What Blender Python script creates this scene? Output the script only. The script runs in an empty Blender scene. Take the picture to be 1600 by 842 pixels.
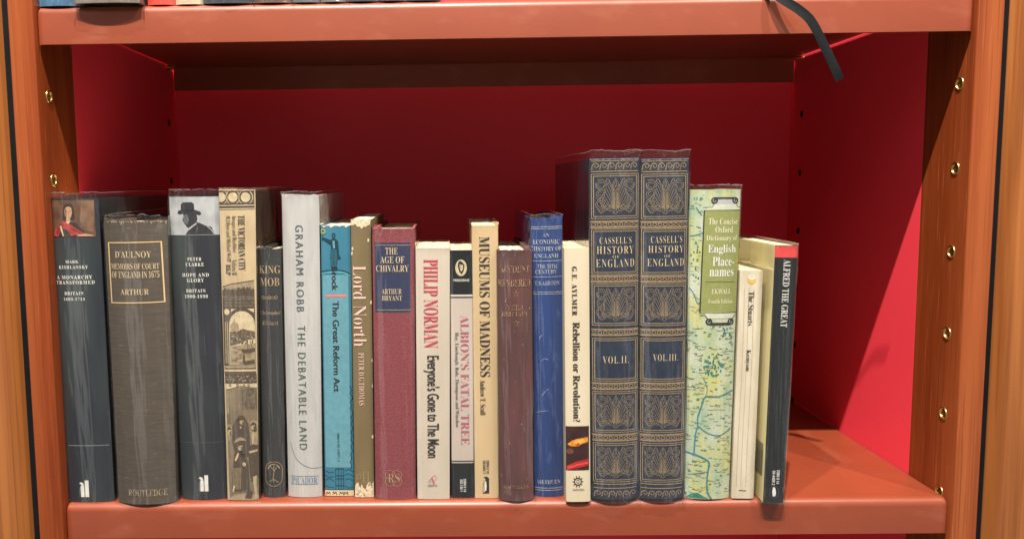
import bpy, bmesh, math, random
from mathutils import Vector, Matrix
from mathutils.geometry import tessellate_polygon
random.seed(7)
S = bpy.context.scene
COL = S.collection
rad = math.radians

# ------------------------------------------------------------------ camera
cam = bpy.data.cameras.new('camera'); cam_o = bpy.data.objects.new('camera', cam); COL.objects.link(cam_o)
cam_o.location = (0.28152, -0.60205, 0.23269)
cam_o.rotation_euler = (rad(84.1655), rad(0.71649), rad(0.73846))
cam.sensor_width = 36; cam.lens = 1328.1 / 1600 * 36
cam.shift_x = (800 - 676.95) / 1600
cam.clip_start = 0.01; cam.clip_end = 50
S.camera = cam_o

# ------------------------------------------------------------------ room light, lamps, exposure
S.view_settings.view_transform = 'Standard'; S.view_settings.look = 'None'
S.view_settings.exposure = 0.0; S.view_settings.gamma = 1
W_ = bpy.data.worlds.new('World'); S.world = W_; W_.use_nodes = True
nt = W_.node_tree; bg = nt.nodes['Background']
tc = nt.nodes.new('ShaderNodeTexCoord'); nz = nt.nodes.new('ShaderNodeTexNoise'); rp = nt.nodes.new('ShaderNodeValToRGB')
nz.inputs['Scale'].default_value = 2.6; nz.inputs['Detail'].default_value = 1.5
rp.color_ramp.elements[0].position = 0.40; rp.color_ramp.elements[0].color = (0.10, 0.09, 0.085, 1)
rp.color_ramp.elements[1].position = 0.69; rp.color_ramp.elements[1].color = (2.8, 2.65, 2.45, 1)
_e = rp.color_ramp.elements.new(0.57); _e.color = (0.50, 0.46, 0.43, 1)
nt.links.new(tc.outputs['Generated'], nz.inputs['Vector']); nt.links.new(nz.outputs['Fac'], rp.inputs['Fac'])
nt.links.new(rp.outputs['Color'], bg.inputs['Color']); bg.inputs['Strength'].default_value = 0.62

def spot(x, power, r=0.014):
    l = bpy.data.lights.new('ceiling_spot', 'SPOT'); o = bpy.data.objects.new('ceiling_spot', l); COL.objects.link(o)
    o.location = (x, -0.80, 1.872); l.energy = power; l.shadow_soft_size = r; l.color = (1.0, 0.915, 0.80)
    l.spot_size = rad(75); l.spot_blend = 0.6
    d = Vector((x * 0.25 + 0.24, 0.0, 0.15)) - o.location
    o.rotation_euler = d.to_track_quat('-Z', 'Y').to_euler()
for x, p in ((-0.16, 115), (0.22, 285), (1.15, 100)): spot(x, p)

# ------------------------------------------------------------------ materials
M = {}
def _n(nt, t, **k):
    n = nt.nodes.new(t)
    for a, b in k.items(): setattr(n, a, b)
    return n
def mat(name, c1, c2=None, rough=0.5, scale=(60, 60, 60), lo=0.35, hi=0.65, detail=4, bump=0.0, bscale=None, coat=0.0, metal=0.0, spec=0.5, dist=0.0, sheen=0.0, coatr=0.1, coatior=1.5):
    m = bpy.data.materials.new(name); m.use_nodes = True; nt = m.node_tree
    b = nt.nodes['Principled BSDF']
    b.inputs['Roughness'].default_value = rough; b.inputs['Metallic'].default_value = metal
    b.inputs['Coat Weight'].default_value = coat; b.inputs['Coat IOR'].default_value = coatior; b.inputs['Coat Roughness'].default_value = coatr
    b.inputs['Specular IOR Level'].default_value = spec
    if sheen: b.inputs['Sheen Weight'].default_value = sheen
    c2 = c2 or tuple(x * 0.8 for x in c1)
    t = _n(nt, 'ShaderNodeTexCoord'); mp = _n(nt, 'ShaderNodeMapping'); mp.inputs['Scale'].default_value = scale
    mp.inputs['Location'].default_value = (random.uniform(0, 9), random.uniform(0, 9), random.uniform(0, 9))
    n = _n(nt, 'ShaderNodeTexNoise'); n.inputs['Scale'].default_value = 1; n.inputs['Detail'].default_value = detail; n.inputs['Distortion'].default_value = dist
    r = _n(nt, 'ShaderNodeValToRGB'); e = r.color_ramp.elements
    e[0].position = lo; e[0].color = (*c2, 1); e[1].position = hi; e[1].color = (*c1, 1)
    nt.links.new(t.outputs['Object'], mp.inputs['Vector']); nt.links.new(mp.outputs['Vector'], n.inputs['Vector'])
    nt.links.new(n.outputs['Fac'], r.inputs['Fac']); nt.links.new(r.outputs['Color'], b.inputs['Base Color'])
    if bump:
        mb = _n(nt, 'ShaderNodeMapping'); mb.inputs['Scale'].default_value = bscale or scale
        n2 = _n(nt, 'ShaderNodeTexNoise'); n2.inputs['Scale'].default_value = 1; n2.inputs['Detail'].default_value = 3
        bm_ = _n(nt, 'ShaderNodeBump'); bm_.inputs['Strength'].default_value = bump; bm_.inputs['Distance'].default_value = 0.0006
        nt.links.new(t.outputs['Object'], mb.inputs['Vector']); nt.links.new(mb.outputs['Vector'], n2.inputs['Vector'])
        nt.links.new(n2.outputs['Fac'], bm_.inputs['Height']); nt.links.new(bm_.outputs['Normal'], b.inputs['Normal'])
    M[name] = m
    return m
def over(m, col, scale, lo, hi, seed=0.0, detail=6):
    """lay a second, sparser colour (rubbing, foxing, fading) over a material's own colour"""
    nt = m.node_tree; b = nt.nodes['Principled BSDF']; src = b.inputs['Base Color'].links[0].from_socket
    t = _n(nt, 'ShaderNodeTexCoord'); mp = _n(nt, 'ShaderNodeMapping'); mp.inputs['Scale'].default_value = scale; mp.inputs['Location'].default_value = (seed, seed * 2, seed * 3)
    n = _n(nt, 'ShaderNodeTexNoise'); n.inputs['Scale'].default_value = 1; n.inputs['Detail'].default_value = detail
    r = _n(nt, 'ShaderNodeMapRange'); r.inputs['From Min'].default_value = lo; r.inputs['From Max'].default_value = hi
    x = _n(nt, 'ShaderNodeMix', data_type='RGBA'); x.inputs[7].default_value = (*col, 1)
    nt.links.new(t.outputs['Object'], mp.inputs['Vector']); nt.links.new(mp.outputs['Vector'], n.inputs['Vector'])
    nt.links.new(n.outputs['Fac'], r.inputs['Value']); nt.links.new(r.outputs['Result'], x.inputs[0])
    nt.links.new(src, x.inputs[6]); nt.links.new(x.outputs[2], b.inputs['Base Color'])
    return m

mat('powder_coat', (0.252, 0.049, 0.019), (0.234, 0.044, 0.016), spec=0.35, rough=0.5, coat=0.6, coatr=0.36, coatior=1.55, scale=(25, 25, 25), bump=0.12, bscale=(420, 420, 420))
over(M['powder_coat'], (0.31, 0.088, 0.048), (30, 8, 60), 0.56, 0.85, 2.0)
mat('red_laminate', (0.88, 0.058, 0.090), (0.86, 0.054, 0.085), spec=0.22, rough=0.5, scale=(8, 8, 8), bump=0.03, bscale=(600, 600, 600))
mat('wood', (0.255, 0.050, 0.010), (0.170, 0.028, 0.0055), spec=0.28, rough=0.48, scale=(190, 90, 2.6), lo=0.30, hi=0.70, detail=9, bump=0.10, bscale=(900, 900, 16), dist=0.9, coat=0.06, coatr=0.25)
over(M['wood'], (0.36, 0.095, 0.028), (46, 26, 1.1), 0.48, 0.76, 2.0)
over(M['wood'], (0.11, 0.024, 0.008), (700, 500, 7), 0.55, 0.80, 4.0, 4)
over(M['wood'], (0.45, 0.135, 0.045), (1100, 900, 22), 0.60, 0.85, 6.0, 3)
mat('golden_wood', (0.36, 0.125, 0.030), (0.24, 0.072, 0.016), rough=0.4, scale=(120, 60, 3.2), detail=9, bump=0.10, bscale=(900, 900, 16), dist=0.8, coat=0.1)
over(M['golden_wood'], (0.15, 0.042, 0.010), (700, 500, 7), 0.55, 0.82, 4.0, 4)
mat('black_rubber', (0.007, 0.007, 0.009), (0.005, 0.005, 0.006), rough=0.7, spec=0.15)
mat('brass', (0.66, 0.47, 0.19), (0.50, 0.33, 0.12), rough=0.32, metal=1.0)
mat('socket_black', (0.01, 0.004, 0.005), (0.008, 0.003, 0.004), rough=0.7)
mat('paper_edge', (0.74, 0.61, 0.40), (0.56, 0.43, 0.26), rough=0.9, scale=(2600, 12, 12), detail=2, bump=0.25, bscale=(2600, 20, 20))
mat('paper_white', (0.76, 0.68, 0.54), (0.62, 0.52, 0.38), rough=0.9, scale=(2600, 12, 12), detail=2, bump=0.25, bscale=(2600, 20, 20))

def film():
    m = bpy.data.materials.new('clear_film'); m.use_nodes = True; nt = m.node_tree; nt.nodes.clear()
    out = _n(nt, 'ShaderNodeOutputMaterial'); tr = _n(nt, 'ShaderNodeBsdfTransparent'); gl = _n(nt, 'ShaderNodeBsdfGlossy'); df = _n(nt, 'ShaderNodeBsdfDiffuse')
    tr.inputs['Color'].default_value = (0.965, 0.97, 0.97, 1); gl.inputs['Roughness'].default_value = 0.045; df.inputs['Color'].default_value = (0.75, 0.75, 0.78, 1)
    fr = _n(nt, 'ShaderNodeLayerWeight'); fr.inputs['Blend'].default_value = 0.5; pw = _n(nt, 'ShaderNodeMath', operation='POWER'); pw.inputs[1].default_value = 4.0
    a = _n(nt, 'ShaderNodeMixShader'); b = _n(nt, 'ShaderNodeMixShader'); b.inputs[0].default_value = 0.016
    t = _n(nt, 'ShaderNodeTexCoord'); mp = _n(nt, 'ShaderNodeMapping'); mp.inputs['Scale'].default_value = (52, 40, 6)
    n = _n(nt, 'ShaderNodeTexNoise'); n.inputs['Scale'].default_value = 1; n.inputs['Detail'].default_value = 2.5; n.inputs['Distortion'].default_value = 0.6
    bp = _n(nt, 'ShaderNodeBump'); bp.inputs['Strength'].default_value = 0.55; bp.inputs['Distance'].default_value = 0.0024
    mu = _n(nt, 'ShaderNodeMath', operation='MULTIPLY_ADD'); mu.inputs[1].default_value = 0.95; mu.inputs[2].default_value = 0.044
    L = nt.links.new
    L(t.outputs['Object'], mp.inputs['Vector']); L(mp.outputs['Vector'], n.inputs['Vector']); L(n.outputs['Fac'], bp.inputs['Height'])
    L(bp.outputs['Normal'], gl.inputs['Normal']); L(bp.outputs['Normal'], fr.inputs['Normal'])
    L(tr.outputs[0], b.inputs[1]); L(df.outputs[0], b.inputs[2])
    L(fr.outputs['Facing'], pw.inputs[0]); L(pw.outputs[0], mu.inputs[0]); L(mu.outputs[0], a.inputs[0]); L(b.outputs[0], a.inputs[1]); L(gl.outputs[0], a.inputs[2]); L(a.outputs[0], out.inputs[0])
    M['clear_film'] = m
film()
def film_edge_glint():  # whitish tone that paints the bright glint of the film's cut edges
    m = bpy.data.materials.new('film_edge_glint'); m.use_nodes = True; nt = m.node_tree; b = nt.nodes['Principled BSDF']
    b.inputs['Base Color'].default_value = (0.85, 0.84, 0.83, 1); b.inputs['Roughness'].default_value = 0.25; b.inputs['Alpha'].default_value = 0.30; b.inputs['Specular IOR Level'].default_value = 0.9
    M['film_edge_glint'] = m
film_edge_glint()

def flat(name, c, rough=0.55, var=0.12, sc=300, metal=0.0):
    return mat(name, c, tuple(x * (1 - var) for x in c), rough=rough, scale=(sc,) * 3, metal=metal)
# covers
over(mat('navy_jacket', (0.017, 0.023, 0.034), (0.014, 0.020, 0.028), spec=0.3, rough=0.32, scale=(30, 30, 6)), (0.045, 0.062, 0.062), (26, 26, 5), 0.45, 0.7, 1.0)
mat('drab_cloth', (0.086, 0.066, 0.046), (0.062, 0.049, 0.036), rough=0.7, scale=(60, 60, 700), bump=0.3, bscale=(900, 900, 1400)); over(M['drab_cloth'], (0.21, 0.17, 0.12), (160, 160, 900), 0.64, 0.80, 3.0)
mat('slate_jacket', (0.026, 0.029, 0.038), (0.020, 0.024, 0.032), spec=0.3, rough=0.32, scale=(30, 30, 6)); over(M['slate_jacket'], (0.052, 0.068, 0.066), (26, 26, 5), 0.45, 0.7, 5.0)
mat('cream_print', (0.60, 0.47, 0.29), (0.50, 0.38, 0.22), rough=0.55, scale=(70, 70, 40))
mat('black_cloth', (0.028, 0.030, 0.032), (0.020, 0.022, 0.024), rough=0.65, scale=(500, 500, 900), bump=0.35, bscale=(1400, 1400, 1400)); over(M['black_cloth'], (0.055, 0.058, 0.06), (50, 50, 8), 0.5, 0.72, 6.0)
mat('silver_paper', (0.545, 0.54, 0.525), (0.46, 0.455, 0.445), rough=0.45, scale=(90, 90, 20), bump=0.35, bscale=(160, 160, 60)); over(M['silver_paper'], (0.40, 0.395, 0.385), (240, 240, 40), 0.60, 0.8, 2.0)
mat('teal_print', (0.045, 0.185, 0.27), (0.035, 0.15, 0.23), rough=0.4, scale=(60, 60, 30))
mat('olive_paper', (0.165, 0.125, 0.060), (0.135, 0.10, 0.047), rough=0.6, scale=(60, 60, 20))
mat('burgundy_twill', (0.29, 0.052, 0.064), (0.17, 0.030, 0.041), rough=0.8, scale=(1500, 1500, 1500), lo=0.40, hi=0.60, detail=1, bump=0.6, bscale=(1050, 1050, 1050))
mat('white_paper', (0.62, 0.545, 0.45), (0.56, 0.49, 0.39), rough=0.5, scale=(50, 50, 15))
mat('pink_paper', (0.58, 0.50, 0.44), (0.52, 0.44, 0.38), rough=0.5, scale=(70, 70, 20))
mat('buff_paper', (0.64, 0.475, 0.27), (0.58, 0.42, 0.23), rough=0.5, scale=(50, 50, 12))
mat('maroon_cloth', (0.118, 0.034, 0.034), (0.075, 0.025, 0.024), rough=0.72, scale=(120, 120, 22), bump=0.4, bscale=(900, 900, 900)); over(M['maroon_cloth'], (0.36, 0.20, 0.17), (260, 260, 160), 0.70, 0.74, 8.0); over(M['maroon_cloth'], (0.075, 0.048, 0.038), (70, 70, 6), 0.5, 0.72, 2.0)
mat('blue_cloth', (0.012, 0.048, 0.20), (0.009, 0.035, 0.15), rough=0.5, scale=(40, 40, 8), bump=0.3, bscale=(1000, 1000, 1000)); over(M['blue_cloth'], (0.09, 0.15, 0.34), (240, 240, 60), 0.58, 0.90, 3.0)
mat('ivory_paper', (0.59, 0.52, 0.39), (0.54, 0.47, 0.34), rough=0.5, scale=(40, 40, 12))
mat('navy_leather', (0.015, 0.029, 0.062), (0.010, 0.020, 0.043), rough=0.42, scale=(150, 150, 90), bump=0.3, bscale=(900, 900, 900)); over(M['navy_leather'], (0.055, 0.062, 0.072), (230, 230, 120), 0.55, 0.8, 4.0)
mat('worn_cream', (0.57, 0.525, 0.42), (0.46, 0.405, 0.30), rough=0.7, scale=(120, 120, 25)); 
mat('black_paper', (0.012, 0.016, 0.019), (0.010, 0.013, 0.015), spec=0.3, rough=0.3, scale=(30, 30, 10))
mat('yellow_cover', (0.86, 0.77, 0.42), (0.82, 0.72, 0.37), rough=0.35, scale=(40, 40, 20))
m = mat('map_print', (0.57, 0.56, 0.22), (0.42, 0.52, 0.36), rough=0.4, scale=(70, 70, 34), lo=0.42, hi=0.60, detail=5)
over(m, (0.55, 0.60, 0.46), (80, 80, 40), 0.46, 0.64, 3.0); over(m, (0.24, 0.42, 0.29), (120, 120, 50), 0.54, 0.78, 7.0); over(m, (0.30, 0.36, 0.19), (500, 500, 900), 0.58, 0.70, 1.0)
# inks and foils
flat('gilt', (0.48, 0.35, 0.18), 0.5, 0.35, 900, 0.0); flat('pale_gilt', (0.68, 0.54, 0.32), 0.5, 0.25, 900, 0.0); flat('bright_gilt', (0.80, 0.55, 0.26), 0.5, 0.15, 900, 0.0)
mat('dull_gilt', (0.44, 0.33, 0.19), (0.16, 0.13, 0.09), rough=0.5, scale=(500, 500, 500), lo=0.38, hi=0.58)
mat('rubbed_gilt', (0.42, 0.28, 0.13), (0.15, 0.055, 0.05), rough=0.5, scale=(500, 500, 500), lo=0.40, hi=0.60)
mat('silver_foil', (0.52, 0.53, 0.55), (0.20, 0.25, 0.38), rough=0.45, scale=(500, 500, 500), lo=0.35, hi=0.60)
flat('white_ink', (0.78, 0.77, 0.72)); flat('black_ink', (0.020, 0.019, 0.018), 0.5); flat('slate_ink', (0.07, 0.11, 0.14)); flat('green_ink', (0.055, 0.105, 0.065)); flat('blue_ink', (0.10, 0.22, 0.42))
flat('red_ink', (0.62, 0.045, 0.085)); flat('rose_ink', (0.52, 0.12, 0.20)); flat('pink_ink', (0.72, 0.48, 0.42)); flat('orange_red', (0.78, 0.17, 0.12)); flat('scarlet', (0.72, 0.06, 0.055)); flat('orange', (0.80, 0.40, 0.08))
flat('umber', (0.085, 0.062, 0.042)); flat('sepia', (0.17, 0.13, 0.085), 0.55, 0.5, 420); flat('fawn', (0.40, 0.31, 0.19), 0.55, 0.3, 300); flat('street_brown', (0.24, 0.18, 0.115), 0.55, 0.35, 60); flat('face_tone', (0.52, 0.41, 0.26), 0.55, 0.25, 200); flat('cream', (0.66, 0.54, 0.35), 0.55, 0.2)
flat('portrait_brown', (0.16, 0.075, 0.042), 0.4, 0.5, 140); flat('portrait_dark', (0.035, 0.018, 0.014), 0.4); flat('skin_ink', (0.58, 0.34, 0.20), 0.4, 0.25, 250); flat('robe_red', (0.50, 0.055, 0.045), 0.4, 0.5, 220)
flat('portrait_tan', (0.24, 0.13, 0.075), 0.4, 0.4, 160); flat('robe_dark', (0.26, 0.025, 0.022), 0.4, 0.4, 220); flat('photo_grey', (0.48, 0.50, 0.52), 0.4, 0.22, 120); flat('photo_dark', (0.030, 0.032, 0.038), 0.4, 0.3); flat('photo_mid', (0.13, 0.14, 0.15), 0.4, 0.5, 200)
flat('label_ivory', (0.76, 0.72, 0.52), 0.4, 0.05); flat('worn_blue', (0.20, 0.23, 0.28), 0.6, 0.5, 300); flat('label_navy', (0.018, 0.028, 0.085), 0.6); flat('label_green', (0.30, 0.33, 0.10), 0.4, 0.1); flat('river_blue', (0.045, 0.22, 0.28)); flat('map_ink', (0.22, 0.27, 0.13), 0.4, 0.3); flat('forest_green', (0.03, 0.24, 0.20), 0.5, 0.3); flat('map_cream', (0.64, 0.68, 0.55), 0.4); flat('shade_teal', (0.075, 0.30, 0.38), 0.4); flat('pale_teal', (0.115, 0.285, 0.355), 0.4); flat('deep_teal', (0.010, 0.045, 0.065), 0.4); flat('leg_teal', (0.025, 0.10, 0.14), 0.4); flat('torn_paper', (0.70, 0.58, 0.40), 0.9, 0.35, 500)
flat('picture_umber', (0.05, 0.022, 0.022), 0.4, 0.4, 120); flat('flame', (0.80, 0.30, 0.03), 0.4, 0.55, 260); flat('blood_red', (0.50, 0.03, 0.03), 0.4, 0.4, 160)
mat('ribbon_satin', (0.015, 0.0165, 0.019), (0.007, 0.008, 0.010), rough=0.75, scale=(1600, 1600, 1600), bump=0.4, bscale=(1800, 1800, 1800), spec=0.12)

# ------------------------------------------------------------------ helpers
def link_mesh(name, bm, mats, parent=None, smooth=None, bevel=0.0):
    me = bpy.data.meshes.new(name)
    if smooth is not None:
        bm.normal_update()
        for f in bm.faces: f.smooth = True
        for e in bm.edges:
            if len(e.link_faces) != 2 or e.calc_face_angle(0) > smooth: e.smooth = False
    bm.to_mesh(me); bm.free()
    for k in (mats if isinstance(mats, (list, tuple)) else [mats]): me.materials.append(M[k])
    o = bpy.data.objects.new(name, me); COL.objects.link(o)
    if parent is not None: o.parent = parent
    if bevel:
        b = o.modifiers.new('edge', 'BEVEL'); b.width = bevel; b.segments = 2; b.limit_method = 'ANGLE'; b.angle_limit = rad(40)
    return o
def empty(name, loc=(0, 0, 0)):
    o = bpy.data.objects.new(name, None); COL.objects.link(o); o.location = loc; o.empty_display_size = 0.02
    return o
def tag(o, label, cat, group=None):
    o['label'] = label; o['category'] = cat
    if group: o['group'] = group
def box(bm, x0, x1, y0, y1, z0, z1):
    v = [bm.verts.new((x, y, z)) for z in (z0, z1) for (x, y) in ((x0, y0), (x1, y0), (x1, y1), (x0, y1))]
    for q in ((3, 2, 1, 0), (4, 5, 6, 7), (0, 1, 5, 4), (1, 2, 6, 5), (2, 3, 7, 6), (3, 0, 4, 7)): bm.faces.new([v[i] for i in q])
def lathe_x(bm, prof, c, sgn, n=28):
    """revolve (radius, depth) about the X axis; depth grows away from the bay"""
    rings = [[bm.verts.new((c[0] + sgn * d, c[1] + r * math.cos(2 * math.pi * k / n), c[2] + r * math.sin(2 * math.pi * k / n))) for k in range(n)] for r, d in prof]
    for a, b in zip(rings, rings[1:]):
        for k in range(n): bm.faces.new((a[k], a[(k + 1) % n], b[(k + 1) % n], b[k]))
    bm.faces.new(rings[-1])
def drill(o, centers, r, depth, sgn):
    bm = bmesh.new()
    for c in centers:
        bmesh.ops.create_cone(bm, cap_ends=True, segments=28, radius1=r, radius2=r, depth=2 * depth,
                              matrix=Matrix.Translation(c) @ Matrix.Rotation(rad(90), 4, 'Y'))
    me = bpy.data.meshes.new('drill'); bm.to_mesh(me); bm.free(); t = bpy.data.objects.new('drill', me); COL.objects.link(t)
    t.parent = o.parent
    md = o.modifiers.new('b', 'BOOLEAN'); md.object = t; md.operation = 'DIFFERENCE'; md.solver = 'EXACT'
    dg = bpy.context.evaluated_depsgraph_get(); new = bpy.data.meshes.new_from_object(o.evaluated_get(dg))
    o.modifiers.remove(md); o.data = new; bpy.data.objects.remove(t)

# ------------------------------------------------------------------ the bookcase
W = 0.645; D = 0.301; H2 = 0.3316; T = 0.0260
Z0, Z1 = -0.42, 0.72
case = empty('bookcase', (W / 2, 0, Z0)); tag(case, 'wooden bookcase with red lined bay and brass shelf sockets, around the books', 'bookcase')
def part(name, bm, m, **k):
    bmesh.ops.translate(bm, verts=bm.verts, vec=(-W / 2, 0, -Z0))
    return link_mesh(name, bm, m, case, **k)
G = 0.0009
SOCK_Z = [0.0002 + 0.0594 * k for k in range(-5, 11)]
for s in (-1, 1):
    xi = -G if s < 0 else W + G; xo = -0.0188 if s < 0 else 0.6640
    bm = bmesh.new(); box(bm, min(xi, xo), max(xi, xo), -0.0045, 0.0547, Z0, Z1)
    es = [e for e in bm.edges if abs(e.verts[0].co.x - e.verts[1].co.x) < 1e-6 and abs(e.verts[0].co.y - e.verts[1].co.y) < 1e-6 and e.verts[0].co.y < 0]
    bmesh.ops.bevel(bm, geom=es, offset=0.0013, segments=3, affect='EDGES', profile=0.5)
    up = part('upright', bm, 'wood', smooth=rad(30))
    cs = [Vector((xi - W / 2, 0.0130, z - Z0)) for z in SOCK_Z if abs(z - 0.3566) > 0.01]
    drill(up, cs, 0.0037, 0.008, s)
    up.data.materials.clear(); up.data.materials.append(M['wood'])
    for c in cs:
        b2 = bmesh.new(); lathe_x(b2, [(0.0050, 0.0002), (0.0049, -0.0005), (0.0042, -0.0008), (0.0035, -0.0003), (0.0032, 0.0012), (0.0031, 0.0062), (0.0022, 0.0070)], c, s)
        bmesh.ops.recalc_face_normals(b2, faces=b2.faces); link_mesh('shelf_pin_socket', b2, 'brass', up, smooth=rad(60))
    bm = bmesh.new(); box(bm, min(xi, xo + s * -0.001), max(xi, xo + s * -0.001), 0.0549, D + 0.006, Z0, Z1)
    pn = part('side_panel', bm, 'red_laminate')
    cs = [Vector((xi - W / 2, 0.2790, z - Z0)) for z in SOCK_Z if abs(z - 0.3566) > 0.01]
    drill(pn, cs, 0.0028, 0.008, s)
    pn.data.materials.clear(); pn.data.materials.append(M['red_laminate'])
    for c in cs:
        b2 = bmesh.new(); lathe_x(b2, [(0.0034, 0.0001), (0.0033, -0.0004), (0.0027, -0.0004), (0.0026, 0.0070)], c, s)
        bmesh.ops.recalc_face_normals(b2, faces=b2.faces); link_mesh('shelf_pin_socket', b2, 'socket_black', pn, smooth=rad(60))
    bm = bmesh.new(); xa, xb = (-0.0266, -0.0190) if s < 0 else (0.6642, 0.6722)
    box(bm, xa, xb, 0.004, 0.30, Z0, Z1); part('joint_strip', bm, 'black_rubber')
bm = bmesh.new(); box(bm, -0.018, 0.663, D + 0.00605, D + 0.018, Z0, Z1); part('back_panel', bm, 'red_laminate')
for s, x in ((-1, 0.0), (1, W)):      # brass pins added to stand for light through the rear corner notches
    for z in (H2 + T - 0.0048, -0.0048):
        bm = bmesh.new(); bmesh.ops.create_cone(bm, cap_ends=True, segments=16, radius1=0.0024, radius2=0.0024, depth=0.009, matrix=Matrix.Translation((x - s * 0.0035, 0.2790, z)) @ Matrix.Rotation(rad(90), 4, 'Y'))
        part('notch_light_pin', bm, 'brass', smooth=rad(40))
# the uprights of the bookcases on either side
for s in (-1, 1):
    e = empty('neighbouring_bookcase_upright', (-0.05 if s < 0 else 0.70, 0, Z0))
    tag(e, 'golden wooden upright of the next bookcase, left of the black joint' if s < 0 else 'golden wooden upright of the next bookcase, right of the black joint', 'bookcase upright', 'uprights of the next bookcases')
    bm = bmesh.new(); ox = e.location.x
    x0 = -0.0268 if s < 0 else 0.6724
    prof = [(x0, 0.20), (x0, 0.0075), (x0 + s * 0.0085, -0.0040), (x0 + s * 0.0105, -0.0050), (x0 + s * 0.050, -0.0050), (x0 + s * 0.050, 0.20)]
    lo = [bm.verts.new((x - ox, y, 0)) for x, y in prof]; hi = [bm.verts.new((x - ox, y, Z1 - Z0)) for x, y in prof]
    n = len(prof)
    for i in range(n): bm.faces.new((lo[i], lo[(i + 1) % n], hi[(i + 1) % n], hi[i]))
    bm.faces.new(lo); bm.faces.new(hi); bmesh.ops.recalc_face_normals(bm, faces=bm.faces)
    link_mesh('upright', bm, 'golden_wood', e, bevel=0.0006)

# ------------------------------------------------------------------ folded metal shelves
def shelf_mesh():
    bm = bmesh.new(); r = 0.0056; th = 0.0014; x0, x1 = 0.0, W
    outer = [(0.0, -T), (0.0, -r)] + [(r - r * math.cos(a), -r + r * math.sin(a)) for a in [math.pi / 2 * k / 7 for k in range(1, 8)]] + [(D - 0.002, 0), (D, -0.002), (D, -T)]
    inner = [(th, -T), (th, -r)] + [(r - (r - th) * math.cos(a), -r + (r - th) * math.sin(a)) for a in [math.pi / 2 * k / 7 for k in range(1, 8)]] + [(D - 0.003, -th), (D - th, -0.003), (D - th, -T)]
    xs = [x0, x0 + 0.0012, x0 + 0.004, (x0 + x1) / 2, x1 - 0.004, x1 - 0.0012, x1]
    def col(x, P, inset):
        return [bm.verts.new((x, y + (inset if y < r else 0) * 1.0, z - inset)) for y, z in P]
    O = [col(x, outer, 0.0009 if i in (0, len(xs) - 1) else (0.0001 if i in (1, len(xs) - 2) else 0)) for i, x in enumerate(xs)]
    I = [col(x, inner, 0.0003) for x in xs]
    k = len(outer)
    for i in range(len(xs) - 1):
        for j in range(k - 1):
            bm.faces.new((O[i][j], O[i][j + 1], O[i + 1][j + 1], O[i + 1][j])); bm.faces.new((I[i][j], I[i + 1][j], I[i + 1][j + 1], I[i][j + 1]))
        bm.faces.new((O[i][0], O[i + 1][0], I[i + 1][0], I[i][0])); bm.faces.new((O[i][-1], I[i][-1], I[i + 1][-1], O[i + 1][-1]))
    for i in (0, len(xs) - 1):
        for j in range(k - 1): bm.faces.new((O[i][j], I[i][j], I[i][j + 1], O[i][j + 1]))
    bmesh.ops.recalc_face_normals(bm, faces=bm.faces)
    return bm
for z, lab in ((0.0, 'terracotta metal shelf under the whole row of upright books'), (H2 + T, 'terracotta metal shelf above the bay, a black ribbon over its edge')):
    bm = shelf_mesh(); bmesh.ops.translate(bm, verts=bm.verts, vec=(-W / 2, 0, 0))
    o = link_mesh('metal_shelf', bm, 'powder_coat', None, smooth=rad(35)); o.location = (W / 2, 0, z); tag(o, lab, 'shelf', 'metal shelves')

# ------------------------------------------------------------------ lettering
def serif(s):
    return ''.join(chr(0x1D400 + ord(c) - 65) if 'A' <= c <= 'Z' else chr(0x1D41A + ord(c) - 97) if 'a' <= c <= 'z' else chr(0x1D7CE + ord(c) - 48) if c.isdigit() else c for c in s)
def sansb(s):
    return ''.join(chr(0x1D5D4 + ord(c) - 65) if 'A' <= c <= 'Z' else chr(0x1D5EE + ord(c) - 97) if 'a' <= c <= 'z' else chr(0x1D7EC + ord(c) - 48) if c.isdigit() else c for c in s)
_glyph = {}
def glyphs(s, style):
    key = (s, style)
    if key in _glyph: return _glyph[key]
    c = bpy.data.curves.new('t', 'FONT'); c.resolution_u = 3; c.fill_mode = 'FRONT'
    if style == 'serif': c.body = serif(s); c.offset = -0.013
    elif style == 'mid': c.body = serif(s); c.offset = -0.006
    elif style == 'bold': c.body = serif(s)
    elif style == 'sansb': c.body = sansb(s)
    elif style == 'semi': c.body = s; c.offset = 0.012
    elif style == 'wide': c.body = serif(s); c.space_character = 1.22
    elif style == 'thinwide': c.body = serif(s); c.offset = -0.013; c.space_character = 1.22
    elif style == 'sanswide': c.body = s; c.space_character = 1.32; c.offset = -0.004
    else: c.body = s
    o = bpy.data.objects.new('t', c); COL.objects.link(o)
    dg = bpy.context.evaluated_depsgraph_get(); ev = o.evaluated_get(dg); me = ev.to_mesh()
    vs = [(v.co.x, v.co.y) for v in me.vertices]; fs = [tuple(p.vertices) for p in me.polygons]
    ev.to_mesh_clear(); bpy.data.objects.remove(o); bpy.data.curves.remove(c)
    x0 = min(v[0] for v in vs); x1 = max(v[0] for v in vs); y0 = min(v[1] for v in vs); y1 = max(v[1] for v in vs)
    vs = [((x - x0) / (x1 - x0), (y - y0) / (y1 - y0)) for x, y in vs]
    _glyph[key] = (vs, fs)
    return vs, fs

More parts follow.
